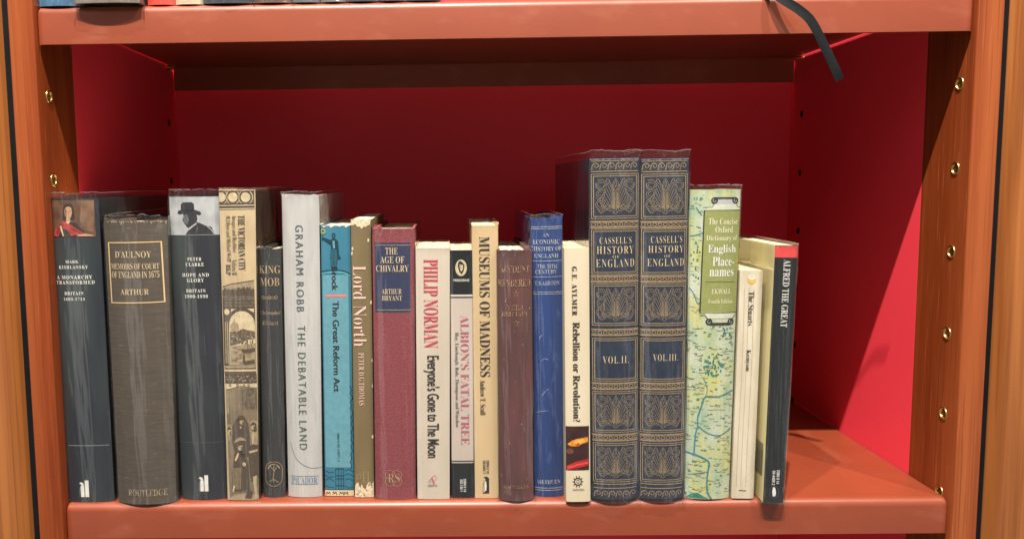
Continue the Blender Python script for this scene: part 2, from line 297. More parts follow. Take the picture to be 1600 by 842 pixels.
def smooth_line(P, n=6):
    out = []
    for i in range(len(P) - 1):
        p0 = P[max(i - 1, 0)]; p1 = P[i]; p2 = P[i + 1]; p3 = P[min(i + 2, len(P) - 1)]
        for k in range(n):
            t = k / n
            out.append(tuple(0.5 * (2 * b + (c - a) * t + (2 * a - 5 * b + 4 * c - d) * t * t + (3 * b - a - 3 * c + d) * t ** 3) for a, b, c, d in zip(p0, p1, p2, p3)))
    out.append(P[-1])
    return out
def oval(cx, cy, rx, ry, n=20, a0=0, a1=360):
    full = a1 - a0 >= 360
    return [(cx + rx * math.cos(rad(a0 + (a1 - a0) * k / (n if full else n - 1))), cy + ry * math.sin(rad(a0 + (a1 - a0) * k / (n if full else n - 1)))) for k in range(n)]

SS = [-1, -0.985, -0.95, -0.89, -0.8, -0.68, -0.52, -0.35, -0.17, 0, 0.17, 0.35, 0.52, 0.68, 0.8, 0.89, 0.95, 0.985, 1]

class Book:
    """one upright book: Empty at its foot > cover, pages, clear jacket and what is printed on the spine.
    quad = its spine as measured on the photograph (top left x, top right x, top y, bottom left x, bottom right x, bottom y),
    used only to read the layout of the lettering as fractions of the spine."""
    def __init__(s, x0, x1, y, h, wt=None, lean=0.0, depth=0.13, b=0.001, n=2.0, tb=0.0022, inset=0.003, cover='navy_jacket', pages='paper_edge', zb=0.0, quad=None, name='book', zbase=0.0, jit=0.0, label='', group='books standing on the lower shelf', sides=None):
        s.w = x1 - x0; s.wt = wt or s.w; s.h = h; s.b = b; s.n = n; s.zb = zb; s.quad = quad; s.depth = depth; s.tb = tb; s.art = {}
        s.root = empty(name, ((x0 + x1) / 2, y + b, zbase + abs(math.sin(lean)) * s.w / 2 + 0.0002)); s.root.rotation_euler.y = lean
        tag(s.root, label, 'book', group)
        s.cover(cover, jit, sides); s.block(pages, inset)
    def W(s, v): return s.w + (s.wt - s.w) * v / s.h
    def sy(s, q): return -s.b * (1 - min(1, abs(q)) ** s.n)
    def cover(s, m, jit, sides):
        bm = bmesh.new(); rows = [0, 0.004, 0.02, s.h * 0.25, s.h * 0.5, s.h * 0.75, s.h - 0.02, s.h - 0.004, s.h]
        nrow = len(rows); O = []; I = []
        qs = [('L', 1)] + [('L', 0.5)] + [('S', q) for q in SS] + [('R', 0.5)] + [('R', 1)]
        j = 0
        for k, z in enumerate(rows):
            o = []; i = []
            for kind, q in qs:
                hw = s.W(z) / 2; zz = z + s.zb * (1 - z / s.h)
                if jit and k == nrow - 1: zz += random.uniform(-jit, jit * 0.3)
                if kind == 'S': po = (q * hw, s.sy(q)); pi = (q * (hw - s.tb), s.sy(q) * (1 if s.b < 0.0012 else 1) + s.tb)
                else:
                    sg = -1 if kind == 'L' else 1; po = (sg * hw, s.depth * q); pi = (sg * (hw - s.tb), s.depth * q)
                o.append(bm.verts.new((*po, zz))); i.append(bm.verts.new((*pi, zz)))
            O.append(o); I.append(i)
        c = len(qs); isp = []
        for k in range(nrow - 1):
            for a in range(c - 1):
                f = bm.faces.new((O[k][a], O[k][a + 1], O[k + 1][a + 1], O[k + 1][a]))
                if sides and (a < 2 or a >= c - 3): f.material_index = 1
                bm.faces.new((I[k][a], I[k + 1][a], I[k + 1][a + 1], I[k][a + 1]))
            for a in (0, c - 1): bm.faces.new((O[k][a], O[k + 1][a], I[k + 1][a], I[k][a]))
        for a in range(c - 1):
            bm.faces.new((O[0][a], I[0][a], I[0][a + 1], O[0][a + 1])); bm.faces.new((O[-1][a], O[-1][a + 1], I[-1][a + 1], I[-1][a]))
        bmesh.ops.recalc_face_normals(bm, faces=bm.faces)
        link_mesh('cover', bm, [m] + ([sides] if sides else []), s.root, smooth=rad(42))
    def block(s, m, inset):
        bm = bmesh.new(); nx = 9; ny = 5
        hw0 = s.w / 2 - s.tb - 0.0002; hw1 = s.wt / 2 - s.tb - 0.0002; y0 = s.tb + 0.0002; y1 = s.depth - 0.003
        g = {}
        for zz in (0, 1):
            for i in range(nx):
                for j in range(ny):
                    q = -1 + 2 * i / (nx - 1); y = y0 + (y1 - y0) * j / (ny - 1) + (s.sy(q) * 0.8 if j == 0 else 0) 
                    hw = hw1 if zz else hw0
                    g[zz, i, j] = bm.verts.new((q * hw, y, (s.h - inset + random.uniform(-0.0003, 0.0002)) if zz else inset))
        for i in range(nx - 1):
            for j in range(ny - 1):
                bm.faces.new((g[1, i, j], g[1, i + 1, j], g[1, i + 1, j + 1], g[1, i, j + 1])); bm.faces.new((g[0, i, j], g[0, i, j + 1], g[0, i + 1, j + 1], g[0, i + 1, j]))
        for i in range(nx - 1):
            for j in (0, ny - 1): bm.faces.new((g[0, i, j], g[0, i + 1, j], g[1, i + 1, j], g[1, i, j]))
        for j in range(ny - 1):
            for i in (0, nx - 1): bm.faces.new((g[0, i, j], g[0, i, j + 1], g[1, i, j + 1], g[1, i, j]))
        bmesh.ops.recalc_face_normals(bm, faces=bm.faces); link_mesh('pages', bm, m, s.root, smooth=rad(40))
    def film(s, top=0.004, off=0.0005, reach=0.8, rough=0.0004, foot=0.0, jag=0.0009):
        """clear protective jacket: a loose sheet round spine and boards, standing proud of the head"""
        bm = bmesh.new(); NZ = 30; grid = []
        fr = [('L', 1.0), ('L', .7), ('L', .4), ('L', .15)] + [('S', -1 + 2 * k / 22) for k in range(23)] + [('R', .15), ('R', .4), ('R', .7), ('R', 1.0)]
        ph = [random.uniform(0, 6.28) for _ in range(8)]
        zt = s.h + top
        for k in range(NZ + 1):
            t = k / NZ; z = -0.0001 + (zt + 0.0001) * (t if k < NZ - 3 else t)
            row = []
            for a, (kind, q) in enumerate(fr):
                w_ = math.sin(ph[0] + a * 0.7 + z * 60) * math.sin(ph[1] + z * 95 + a * .3) + 0.6 * math.sin(ph[2] + a * 1.9 + z * 31)
                o_ = off + rough * 0.5 * (1 + w_ * 0.6)
                if z > s.h - 0.001: o_ += rough * 2.0 * math.sin(ph[3] + a * 1.3 + k) * min(1, (z - s.h + 0.001) / 0.004) - 0.0003
                if t < 0.03: o_ += foot + random.uniform(0, rough * 2.5)
                hw = s.W(min(z, s.h)) / 2
                if kind == 'S':
                    x = q * (hw + o_ * 0.8); y = s.sy(q) - o_
                else:
                    sg = -1 if kind == 'L' else 1; x = sg * (hw + min(o_, 0.0007)); y = s.depth * reach * q
                zz = z + (0.45 * random.uniform(-jag, jag) + 0.40 * jag * math.sin(ph[4] + a * 0.35) if k == NZ else 0)
                row.append(bm.verts.new((x, y, max(zz, -0.0001))))
            grid.append(row)
        for k in range(NZ):
            for a in range(len(fr) - 1): bm.faces.new((grid[k][a], grid[k][a + 1], grid[k + 1][a + 1], grid[k + 1][a]))
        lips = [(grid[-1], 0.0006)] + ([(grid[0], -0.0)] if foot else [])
        for row, up in lips:        # pale strip added on the cut edges, its colour standing in for glints
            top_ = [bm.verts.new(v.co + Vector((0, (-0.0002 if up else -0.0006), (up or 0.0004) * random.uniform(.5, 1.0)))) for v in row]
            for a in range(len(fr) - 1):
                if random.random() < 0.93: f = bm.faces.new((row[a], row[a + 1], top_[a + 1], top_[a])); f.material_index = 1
        link_mesh('clear_jacket', bm, ['clear_film', 'film_edge_glint'], s.root, smooth=rad(60))
    # ---- printing: everything is laid out in the spine's own metres (U across, V up)
    def uv(s, x, y):
        tl, tr, ty, bl, br, by = s.quad; t = (y - ty) / (by - ty)
        xl = tl + (bl - tl) * t; xr = tr + (br - tr) * t
        return ((x - xl) / (xr - xl) - 0.5) * s.w, (1 - t) * s.h
    def _bm(s, part):
        if part not in s.art: s.art[part] = (bmesh.new(), [])
        return s.art[part]
    def _mi(s, part, m):
        ms = s._bm(part)[1]
        if m not in ms: ms.append(m)
        return ms.index(m)
    def tri(s, part, m, layer, vs, fs):
        bm = s._bm(part)[0]; mi = s._mi(part, m)
        vv = [bm.verts.new((u, v, 0.00012 + layer * 0.00007)) for u, v in vs]
        for f in fs:
            try: q = bm.faces.new([vv[i] for i in f]); q.material_index = mi
            except ValueError: pass
    def polyuv(s, part, m, P, layer=0):
        t = tessellate_polygon([[Vector((u, v, 0)) for u, v in P]]); s.tri(part, m, layer, P, t)
    def poly(s, part, m, P, layer=0): s.polyuv(part, m, [s.uv(*p) for p in P], layer)
    def rect(s, part, m, x0, y0, x1, y1, layer=0):
        """x0, x1 read at the middle of the rectangle's height"""
        ym = (y0 + y1) / 2; a = s.uv(x0, ym)[0]; c = s.uv(x1, ym)[0]; t = s.uv(x0, y0)[1]; b = s.uv(x0, y1)[1]
        lim = s.w / 2; a = max(-lim, min(lim, a)); c = max(-lim, min(lim, c)); t = min(t, s.h - 1e-4); b = max(b, 1e-4)
        s.tri(part, m, layer, [(a, b), (c, b), (c, t), (a, t)], [(0, 1, 2, 3)])
    def strokeuv(s, part, m, P, width, layer=1, closed=False):
        n = len(P); L = []; R_ = []
        for i in range(n):
            p = P[i - 1] if (i or closed) else P[i]; q = P[(i + 1) % n] if (i < n - 1 or closed) else P[i]
            dx, dy = q[0] - p[0], q[1] - p[1]; d = math.hypot(dx, dy) or 1; nx, ny = -dy / d * width / 2, dx / d * width / 2
            if closed or 0 < i < n - 1:
                a = Vector((P[i][0] - p[0], P[i][1] - p[1])); c = Vector((q[0] - P[i][0], q[1] - P[i][1]))
                if a.length > 0 and c.length > 0:
                    k = max(0.6, math.cos(a.angle(c) / 2)) if a.length and c.length else 1; nx /= k; ny /= k
            L.append((P[i][0] + nx, P[i][1] + ny)); R_.append((P[i][0] - nx, P[i][1] - ny))
        fs = [(i, (i + 1) % n, n + (i + 1) % n, n + i) for i in range(n if closed else n - 1)]
        s.tri(part, m, layer, L + R_, fs)
    def stroke(s, part, m, P, width, layer=1, closed=False): s.strokeuv(part, m, [s.uv(*p) for p in P], width, layer, closed)
    def frame(s, part, m, x0, y0, x1, y1, width, layer=1):
        ym = (y0 + y1) / 2; a = s.uv(x0, ym)[0]; c = s.uv(x1, ym)[0]; t = s.uv(x0, y0)[1]; b = s.uv(x0, y1)[1]
        s.strokeuv(part, m, [(a, b), (c, b), (c, t), (a, t)], width, layer, True)
    def text(s, txt, m, x0, y0, x1, y1, style='serif', vert=False, layer=3, part='lettering'):
        vs, fs = glyphs(txt, style); ym = (y0 + y1) / 2
        if part == 'lettering': part = 'lettering#%d' % len(s.art)
        a = s.uv(x0, ym)[0]; c = s.uv(x1, ym)[0]; t = s.uv(x0, y0)[1]; b = s.uv(x0, y1)[1]
        P = [(a + (c - a) * gy, t + (b - t) * gx) for gx, gy in vs] if vert else [(a + (c - a) * gx, b + (t - b) * gy) for gx, gy in vs]
        s.tri(part, m, layer, P, fs)
    def rule(s, part, m, y, width, layer=1, a=-0.5, c=0.5):
        v = s.uv(s.quad[0], y)[1]; s.tri(part, m, layer, [(a * s.w, v - width / 2), (c * s.w, v - width / 2), (c * s.w, v + width / 2), (a * s.w, v + width / 2)], [(0, 1, 2, 3)])
    def finish(s):
        lim = s.w / 2 * 0.9985
        for part, (bm, ms) in s.art.items():
            for v in bm.verts: v.co.x = max(-lim, min(lim, v.co.x)); v.co.y = max(0.0002, min(s.h - 0.0002, v.co.y))
            for q in SS[1:-1]:
                bmesh.ops.bisect_plane(bm, geom=bm.verts[:] + bm.edges[:] + bm.faces[:], plane_co=(q * s.w / 2, 0, 0), plane_no=(1, 0, 0), dist=1e-7)
            for v in bm.verts:
                U, V, z = v.co; k = s.W(V) / s.w
                v.co = (U * k, s.sy(2 * U / s.w) - z, V + s.zb * (1 - V / s.h))
            bmesh.ops.recalc_face_normals(bm, faces=bm.faces)
            link_mesh(part.split('#')[0], bm, ms, s.root)
    def side(s, part, m, sg, rects):
        """flat printing on a board; rects in metres (y0, y1, z0, z1) from the spine and the foot"""
        bm = bmesh.new()
        for y0, y1, z0, z1 in rects:
            x = [sg * (s.W(z) / 2 + 0.00012) for z in (z0, z1)]
            bm.faces.new([bm.verts.new(p) for p in ((x[0], y0, z0), (x[0], y1, z0), (x[1], y1, z1), (x[1], y0, z1))])
        link_mesh(part, bm, m, s.root)
    def side_text(s, txt, m, sg, y0, y1, z0, z1, style='serif'):
        vs, fs = glyphs(txt, style); bm = bmesh.new()
        vv = [bm.verts.new((sg * (s.W(z0) / 2 + 0.00015), (y0 + (y1 - y0) * gx) if sg > 0 else (y1 - (y1 - y0) * gx), z0 + (z1 - z0) * gy)) for gx, gy in vs]
        for f in fs: bm.faces.new([vv[i] for i in f])
        link_mesh('lettering', bm, m, s.root)

# ------------------------------------------------------------------ the books on the lower shelf, left to right
def book_emblem(B, x0, y0, x1, y1):
    """small white publisher's mark: a bird beside two upright book blocks"""
    w = x1 - x0; h = y1 - y0
    B.rect('publisher_emblem', 'white_ink', x0 + w * .62, y0, x1, y1, 2)
    B.rect('publisher_emblem', 'white_ink', x0 + w * .20, y0 + h * .34, x0 + w * .56, y1, 2)
    B.poly('publisher_emblem', 'white_ink', [(x0 + w * .02, y0 + h * .18), (x0 + w * .20, y0 + h * .10), (x0 + w * .44, y0 + h * .16), (x0 + w * .50, y0 + h * .34), (x0 + w * .30, y0 + h * .40), (x0 + w * .22, y0 + h * .26)], 2)
    B.poly('publisher_emblem', 'photo_mid', [(x0 + w * .04, y0 + h * .5), (x0 + w * .16, y0 + h * .36), (x0 + w * .18, y1), (x0 + w * .04, y1)], 2)

# 1 -- navy jacket with a painted head at the top
B = Book(-0.0003, 0.0333, 0.0050, 0.2246, depth=0.155, b=0.0022, n=3, cover='navy_jacket', quad=(78, 150, 310, 107, 178, 783), label='thick dark navy book with a painted red-robed figure at the spine top, leftmost', lean=rad(-0.1))
P = 'cover_picture'
B.rect(P, 'portrait_brown', 79.5, 313, 146, 368.5, 0)
def zp(pts): return [(70 + x / 4.21, 290 + y / 4.21) for x, y in pts]
B.poly(P, 'portrait_tan', zp([(210, 98), (314, 98), (314, 300), (262, 290), (226, 230), (232, 160)]), 1)
B.poly(P, 'portrait_dark', zp([(116, 150), (124, 128), (148, 118), (174, 122), (186, 142), (190, 180), (194, 210), (180, 226), (160, 220), (138, 224), (116, 226), (110, 204), (114, 176)]), 2)
B.poly(P, 'portrait_dark', zp([(48, 328), (60, 290), (108, 238), (196, 238), (240, 280), (270, 328)]), 2)
B.poly(P, 'skin_ink', zp([(127, 160), (136, 142), (156, 137), (172, 148), (176, 178), (170, 204), (154, 217), (140, 210), (129, 188)]), 3); B.poly(P, 'skin_ink', zp([(140, 206), (162, 206), (168, 234), (150, 244), (136, 232)]), 3)
B.poly(P, 'portrait_brown', zp([(130, 160), (138, 150), (140, 200), (134, 190)]), 4)
for x0, y0, x1, y1 in ((138, 170, 148, 173), (155, 170, 165, 173), (146, 199, 160, 201), (150, 186, 156, 188)): B.poly(P, 'portrait_brown', zp([(x0, y0), (x1, y0), (x1, y1), (x0, y1)]), 4)
B.poly(P, 'robe_red', zp([(50, 320), (58, 286), (86, 252), (116, 232), (146, 238), (176, 258), (216, 284), (262, 312), (232, 316), (205, 318), (170, 324), (160, 300), (136, 282), (112, 276), (98, 300), (84, 326), (56, 326)]), 4)
B.poly(P, 'robe_dark', zp([(70, 300), (90, 262), (120, 244), (112, 258), (88, 284), (76, 316)]), 5); B.poly(P, 'robe_dark', zp([(160, 262), (200, 284), (250, 312), (196, 296)]), 5)
B.poly(P, 'cream', zp([(94, 262), (106, 258), (124, 326), (116, 326)]), 5); B.poly(P, 'cream', zp([(138, 232), (162, 232), (158, 244), (146, 246)]), 5); B.poly(P, 'skin_ink', zp([(206, 326), (222, 314), (256, 308), (310, 320), (314, 327)]), 4)
for t, a in (('MARK', (101.6, 404, 121.8, 408.3)), ('KISHLANSKY', (90.7, 412, 136.5, 417)), ('A MONARCHY', (87, 427, 143, 432.6)), ('TRANSFORMED', (86, 435, 146.7, 440.6)), ('BRITAIN', (100, 452, 130, 457)), ('1603-1714', (98.5, 461, 132, 465.6))):
    B.text(t, 'white_ink', *a, style='wide')
B.rule('printed_rule', 'photo_grey', 692.5, 0.00022, 1, -0.44, 0.46)
book_emblem(B, 123.5, 748, 139.4, 774.7); B.finish(); B.film(0.0036, reach=0.95)
B.side_text('MARK KISHLANSKY', 'photo_mid', 1, 0.030, 0.118, 0.2085, 0.2165)

# 2 -- drab grey-brown cloth, gilt title panel
B = Book(0.0378, 0.0805, -0.0006, 0.2084, wt=0.0455, lean=rad(0.2), depth=0.150, b=0.0052, n=2.2, jit=0.0008, cover='drab_cloth', pages='paper_edge', quad=(153, 259, 345, 181, 268, 788), label='fat drab grey-brown cloth book with gilt framed title panel')
B.stroke('gilt_frame', 'bright_gilt', [(162.6, 379), (250.5, 378), (254.8, 470), (168.6, 471)], 0.00085, 1, True)
for t, a in (("D'AULNOY", (175, 391.5, 235.5, 401.8)), ('MEMOIRS OF COURT', (168, 410.4, 247.4, 419.4)), ('OF ENGLAND IN 1675', (169, 422, 247.4, 432.6)), ('ARTHUR', (184.7, 449.6, 231.5, 458.4))): B.text(t, 'pale_gilt', *a, style='mid')
B.text('ROUTLEDGE', 'dull_gilt', 198, 764, 256.6, 774.7, style='mid')
for k in range(26):      # frayed head of the spine
    x = 158 + k * 3.9 + random.uniform(-1, 1); B.poly('worn_patch', 'fawn', [(x, 346), (x + random.uniform(2, 5), 346.5), (x + random.uniform(1, 4), 348 + random.uniform(1, 6) * random.random())], 1)
B.finish(); B.film(0.0034, rough=0.0007, reach=0.95, jag=0.0012)

# 3 -- slate jacket with a photograph of a hatted man
B = Book(0.0831, 0.1168, 0.0074, 0.2249, wt=0.0372, lean=rad(0.25), depth=0.155, b=0.0040, n=2.4, cover='slate_jacket', quad=(260, 343, 307, 281, 354, 781), label='dark slate book with a grey photograph of a hatted man at the spine top')
def zq(pts): return [(250 + x / 4.21, 285 + y / 4.21) for x, y in pts]
P = 'cover_picture'
B.rect(P, 'photo_grey', 262.5, 308, 343.2, 366, 0)
B.poly(P, 'photo_dark', zq([(135, 190), (136, 145), (150, 132), (210, 131), (226, 142), (229, 190)]), 2); B.poly(P, 'photo_dark', zq([(110, 200), (118, 184), (160, 178), (228, 178), (268, 192), (276, 206), (262, 214), (225, 205), (160, 202), (125, 208)]), 2)
B.poly(P, 'photo_dark', zq([(150, 198), (240, 200), (250, 235), (243, 262), (215, 288), (190, 300), (178, 288), (160, 268), (146, 244), (154, 222)]), 1)
B.poly(P, 'photo_mid', zq([(156, 212), (180, 208), (192, 240), (184, 275), (160, 262), (150, 242)]), 3)
B.poly(P, 'photo_dark', zq([(168, 338), (186, 312), (214, 292), (242, 258), (262, 262), (300, 280), (340, 290), (362, 338)]), 1); B.poly(P, 'photo_grey', zq([(182, 302), (240, 262), (246, 268), (190, 310)]), 3); B.stroke(P, 'photo_grey', zq([(312, 284), (340, 308), (358, 336)]), 0.0005, 3); B.stroke(P, 'photo_mid', zq([(250, 290), (238, 336)]), 0.0005, 3)
for t, a in (('PETER', (292.8, 400, 315.3, 405)), ('CLARKE', (290, 408, 319, 413.4)), ('HOPE AND', (284, 424, 326.7, 429.6)), ('GLORY', (292, 432, 319, 437.8)), ('BRITAIN', (290.4, 448.4, 321.7, 453.6)), ('1900-1990', (288, 457, 325, 462.2))): B.text(t, 'white_ink', *a, style='wide')
B.rule('printed_rule', 'photo_mid', 689, 0.00022, 1, -0.44, 0.46); book_emblem(B, 309, 741, 325, 767); B.finish(); B.film(0.0044, rough=0.0006, reach=0.95)

# 4 -- cream jacket printed with engravings and an old photograph
B = Book(0.1181, 0.1412, 0.0056, 0.2292, wt=0.0262, lean=rad(0.9), depth=0.150, b=0.0012, n=4, cover='cream_print', sides='sepia', quad=(344, 403, 296, 356, 405, 782), label='cream book covered in brown engraved arches and street figures')
def z2(pts): return [(250 + x / 4.21, 285 + y / 4.21) for x, y in pts]
def z3(pts): return [(335 + x / 4.21, 420 + y / 4.21) for x, y in pts]
def z4(pts): return [(335 + x / 4.21, 600 + y / 4.21) for x, y in pts]
P = 'cover_picture'
B.poly('engraved_band', 'sepia', z2([(399, 66), (636, 58), (640, 172), (402, 172)]), 0)
for cx in (412, 494, 580): B.poly('engraved_band', 'cream', z2(oval(cx, 96, 32, 31)), 1); B.stroke('engraved_band', 'umber', z2(oval(cx, 96, 41, 40)), 0.0008, 2, True); B.stroke('engraved_band', 'cream', z2(oval(cx, 96, 47, 46)), 0.0004, 2, True)
for y, m_ in ((60, 'umber'), (140, 'umber'), (150, 'cream'), (160, 'umber'), (170, 'cream')): B.stroke('engraved_band', m_, z2([(399, y), (638, y - 4)]), 0.0007, 3)
for t, a in (('THE VICTORIAN CITY', (375.4, 335, 386.6, 419)), ('Images and Realities', (364.5, 336, 372.8, 391)), ('Volume II', (365, 402.6, 372.8, 426)), ('H.J.Dyos and Michael Wolff', (354.8, 336, 363.3, 405.7)), ('RKP', (355.5, 410, 363, 426))): B.text(t, 'black_ink', *a, style='mid', vert=True)
B.poly(P, 'fawn', z3([(62, 103), (140, 82), (274, 62), (276, 120), (62, 130)]), 0); B.stroke(P, 'umber', z3([(62, 103), (120, 84), (200, 72), (274, 60)]), 0.0005, 2)
for k in range(24):
    x = 66 + k * 9 + random.uniform(-2, 2); y = 122 - k * 0.6 + random.uniform(-14, 6)
    B.poly(P, 'umber', z3([(x - 5, 158), (x - 5, y + 8), (x, y), (x + 5, y + 8), (x + 5, 158)]), 2)
B.poly(P, 'sepia', z3([(60, 155), (276, 150), (278, 190), (60, 190)]), 1)
for y in (196, 206, 216, 226, 236): B.stroke(P, 'umber' if y % 4 == 0 else 'sepia', z3([(60, y), (278, y - 2)]), 0.0011, 1)
B.poly(P, 'umber', z3([(62, 240), (279, 238), (284, 620), (70, 622)]), 1)
B.poly(P, 'cream', z3([(108, 615), (106, 370)] + [(192 - 86 * math.cos(rad(a)), 350 - 90 * math.sin(rad(a))) for a in range(10, 171, 10)] + [(280, 370), (282, 615)]), 2)
B.poly(P, 'cream', z3(oval(90, 266, 19, 20)), 3); B.poly(P, 'cream', z3([(228, 244), (274, 244), (272, 270)]), 3); B.poly(P, 'cream', z3([(120, 246), (150, 246), (118, 268)]), 3)
for x0, x1 in ((76, 84), (90, 98)): B.poly(P, 'fawn', z3([(x0, 330), (x1, 330), (x1 + 4, 606), (x0 + 4, 606)]), 3)
B.poly(P, 'fawn', z3([(116, 395), (116, 372)] + [(142 - 30 * math.cos(rad(a)), 368 - 38 * math.sin(rad(a))) for a in range(0, 181, 20)] + [(176, 395)]), 3); B.stroke(P, 'sepia', z3([(142, 330), (142, 312)]), 0.0004, 4)
B.poly(P, 'sepia', z3([(112, 400), (140, 394), (170, 396), (182, 380), (205, 376), (230, 384), (262, 388), (278, 396), (279, 440), (230, 446), (180, 470), (112, 488)]), 4)
for k in range(40):
    x = random.uniform(116, 274); y = random.uniform(392, 470); B.poly(P, random.choice(['umber', 'fawn', 'umber']), z3([(x - 4, y), (x + 4, y), (x + 4, y + 9), (x - 4, y + 9)]), 5)
B.poly(P, 'fawn', z3([(112, 492), (280, 470), (282, 612), (112, 612)]), 3)
for k in range(14):
    y = 500 + k * 8; x = random.uniform(115, 190); B.stroke(P, 'sepia', z3([(x, y), (x + random.uniform(25, 80), y + 1)]), 0.00025, 5)
B.poly(P, 'umber', z3([(184, 506), (205, 512), (278, 500), (279, 522), (250, 532), (196, 532)]), 6); B.poly(P, 'umber', z3([(194, 584), (212, 588), (276, 578), (277, 604), (204, 608)]), 6); B.stroke(P, 'umber', z3([(232, 504), (230, 448)]), 0.0004, 6); B.stroke(P, 'umber', z3([(262, 500), (246, 452)]), 0.0003, 6); B.stroke(P, 'umber', z3([(206, 586), (204, 545)]), 0.0012, 6)
for y, m_, w in ((628, 'fawn', .0016), (640, 'umber', .0005), (652, 'cream', .0012), (664, 'umber', .0006)): B.stroke(P, m_, z3([(72, y), (285, y - 3)]), w, 3)
B.poly(P, 'umber', z3([(74, 672), (287, 668), (289, 732), (76, 736)]), 2)
for k in range(34):
    x = 82 + k * 6.1; y = random.uniform(684, 722); B.poly(P, 'fawn', z3(oval(x, y, random.uniform(2, 5), random.uniform(3, 7), 7)), 4)
B.poly(P, 'cream', z3([(77, 740), (289, 736), (290, 764), (180, 752), (79, 778)]), 3)
for x in (110, 160, 205, 235): B.stroke(P, 'umber', z3(oval(x, 748, 6, 7, 10)), 0.0004, 5, True)
def head4(cx, cy, rx, ry, tone='face_tone'):
    B.poly(P, tone, z4([(cx + rx * (1 + random.uniform(-.18, .12)) * math.cos(a), cy + ry * (1 + random.uniform(-.14, .1)) * math.sin(a)) for a in [2 * math.pi * k / 11 for k in range(11)]]), 5)
    B.poly(P, 'umber', z4([(cx - rx * 1.15, cy - ry * .1), (cx - rx * .9, cy - ry * .9), (cx, cy - ry * 1.25), (cx + rx * .95, cy - ry * .8), (cx + rx * .6, cy - ry * .55), (cx - rx * .4, cy - ry * .5)]), 6)
    B.poly(P, 'sepia', z4([(cx + rx * .1, cy - ry * .15), (cx + rx * .95, cy - ry * .3), (cx + rx * .8, cy + ry * .8), (cx + rx * .3, cy + ry * .9)]), 6)
    for ex in (-.35, .4): B.poly(P, 'umber', z4([(cx + rx * (ex - .22), cy - ry * .12), (cx + rx * (ex + .22), cy - ry * .14), (cx + rx * (ex + .2), cy + ry * .03), (cx + rx * (ex - .2), cy + ry * .03)]), 7)
    B.poly(P, 'sepia', z4([(cx - rx * .25, cy + ry * .45), (cx + rx * .3, cy + ry * .43), (cx + rx * .2, cy + ry * .56), (cx - rx * .2, cy + ry * .56)]), 7)
B.poly(P, 'street_brown', z4([(80, 24), (180, 2), (288, 10), (300, 768), (104, 770)]), 0)
B.poly(P, 'fawn', z4([(84, 30), (98, 26), (102, 180), (90, 182)]), 1); B.poly(P, 'sepia', z4([(186, 10), (288, 12), (290, 150), (190, 150)]), 1)
for k in range(90):
    x = random.uniform(86, 288); y = random.uniform(30, 750); B.stroke(P, random.choice(['sepia', 'sepia', 'fawn']), z4([(x, y), (x + random.uniform(-4, 6), y + random.uniform(10, 42))]), 0.0002, 1)
B.poly(P, 'umber', z4([(118, 280), (146, 220), (166, 200), (184, 190), (206, 202), (230, 246), (240, 330), (242, 470), (150, 470), (120, 370)]), 2)
B.poly(P, 'umber', z4([(158, 210), (172, 190), (198, 190), (212, 206), (214, 220), (206, 216), (166, 218)]), 7); head4(187, 233, 15, 18); B.poly(P, 'face_tone', z4([(172, 266), (184, 264), (186, 276), (178, 280)]), 3)
B.poly(P, 'fawn', z4([(88, 254), (106, 250), (122, 276), (124, 320), (112, 356), (94, 362)]), 2); head4(104, 304, 14, 30)
B.poly(P, 'fawn', z4([(240, 238), (262, 222), (286, 230), (294, 262), (292, 320), (284, 390), (258, 392), (248, 330)]), 2); B.poly(P, 'umber', z4([(244, 252), (262, 234), (282, 246), (286, 296), (270, 306), (252, 292)]), 3); head4(262, 268, 14, 20); B.poly(P, 'face_tone', z4([(258, 300), (270, 298), (268, 340), (264, 386), (254, 384), (256, 340)]), 4)
B.poly(P, 'umber', z4([(236, 392), (262, 384), (296, 390), (298, 620), (246, 640), (232, 500)]), 2); B.poly(P, 'face_tone', z4([(232, 432), (262, 424), (292, 418), (290, 432), (262, 440), (240, 446)]), 4)
B.poly(P, 'fawn', z4([(132, 378), (148, 350), (178, 336), (206, 346), (214, 360), (180, 360), (150, 370)]), 3); head4(178, 405, 16, 23)
B.poly(P, 'umber', z4([(136, 450), (160, 432), (196, 430), (214, 460), (230, 520), (240, 700), (118, 706), (126, 560)]), 2); B.poly(P, 'face_tone', z4([(160, 442), (170, 448), (160, 476), (146, 500), (138, 492), (148, 466)]), 4); B.poly(P, 'face_tone', z4([(188, 514), (200, 504), (214, 514), (212, 530), (198, 534)]), 4)
for k in range(12): x = 132 + k * 4.5; B.stroke(P, 'fawn', z4([(x, 545), (x - 6 + random.uniform(-3, 3), 690)]), 0.00018, 4)
for k in range(9): B.stroke(P, 'sepia', z4([(126, 552 + k * 16), (186, 548 + k * 16 + random.uniform(-4, 4))]), 0.0003, 4)
B.poly(P, 'face_tone', z4([(258, 606), (284, 596), (298, 636), (282, 654), (290, 752), (274, 754), (264, 664)]), 4); B.poly(P, 'sepia', z4([(282, 600), (298, 636), (284, 652)]), 5); B.poly(P, 'face_tone', z4([(130, 668), (142, 664), (134, 708), (122, 706)]), 4); B.poly(P, 'fawn', z4([(110, 744), (150, 724), (210, 714), (298, 730), (300, 766), (106, 768)]), 1); B.poly(P, 'umber', z4([(206, 750), (222, 704), (250, 696), (258, 720), (250, 752)]), 3)
for k in range(120):
    x = random.uniform(110, 296); y = random.uniform(190, 760); B.poly(P, random.choice(['umber', 'umber', 'sepia', 'fawn']), z4([(x, y), (x + random.uniform(1, 5), y + random.uniform(-3, 3)), (x + random.uniform(-2, 4), y + random.uniform(3, 11))]), 4)
B.finish(); B.film(0.0008, off=0.0003, rough=0.0002, reach=0.95, jag=0.0004)
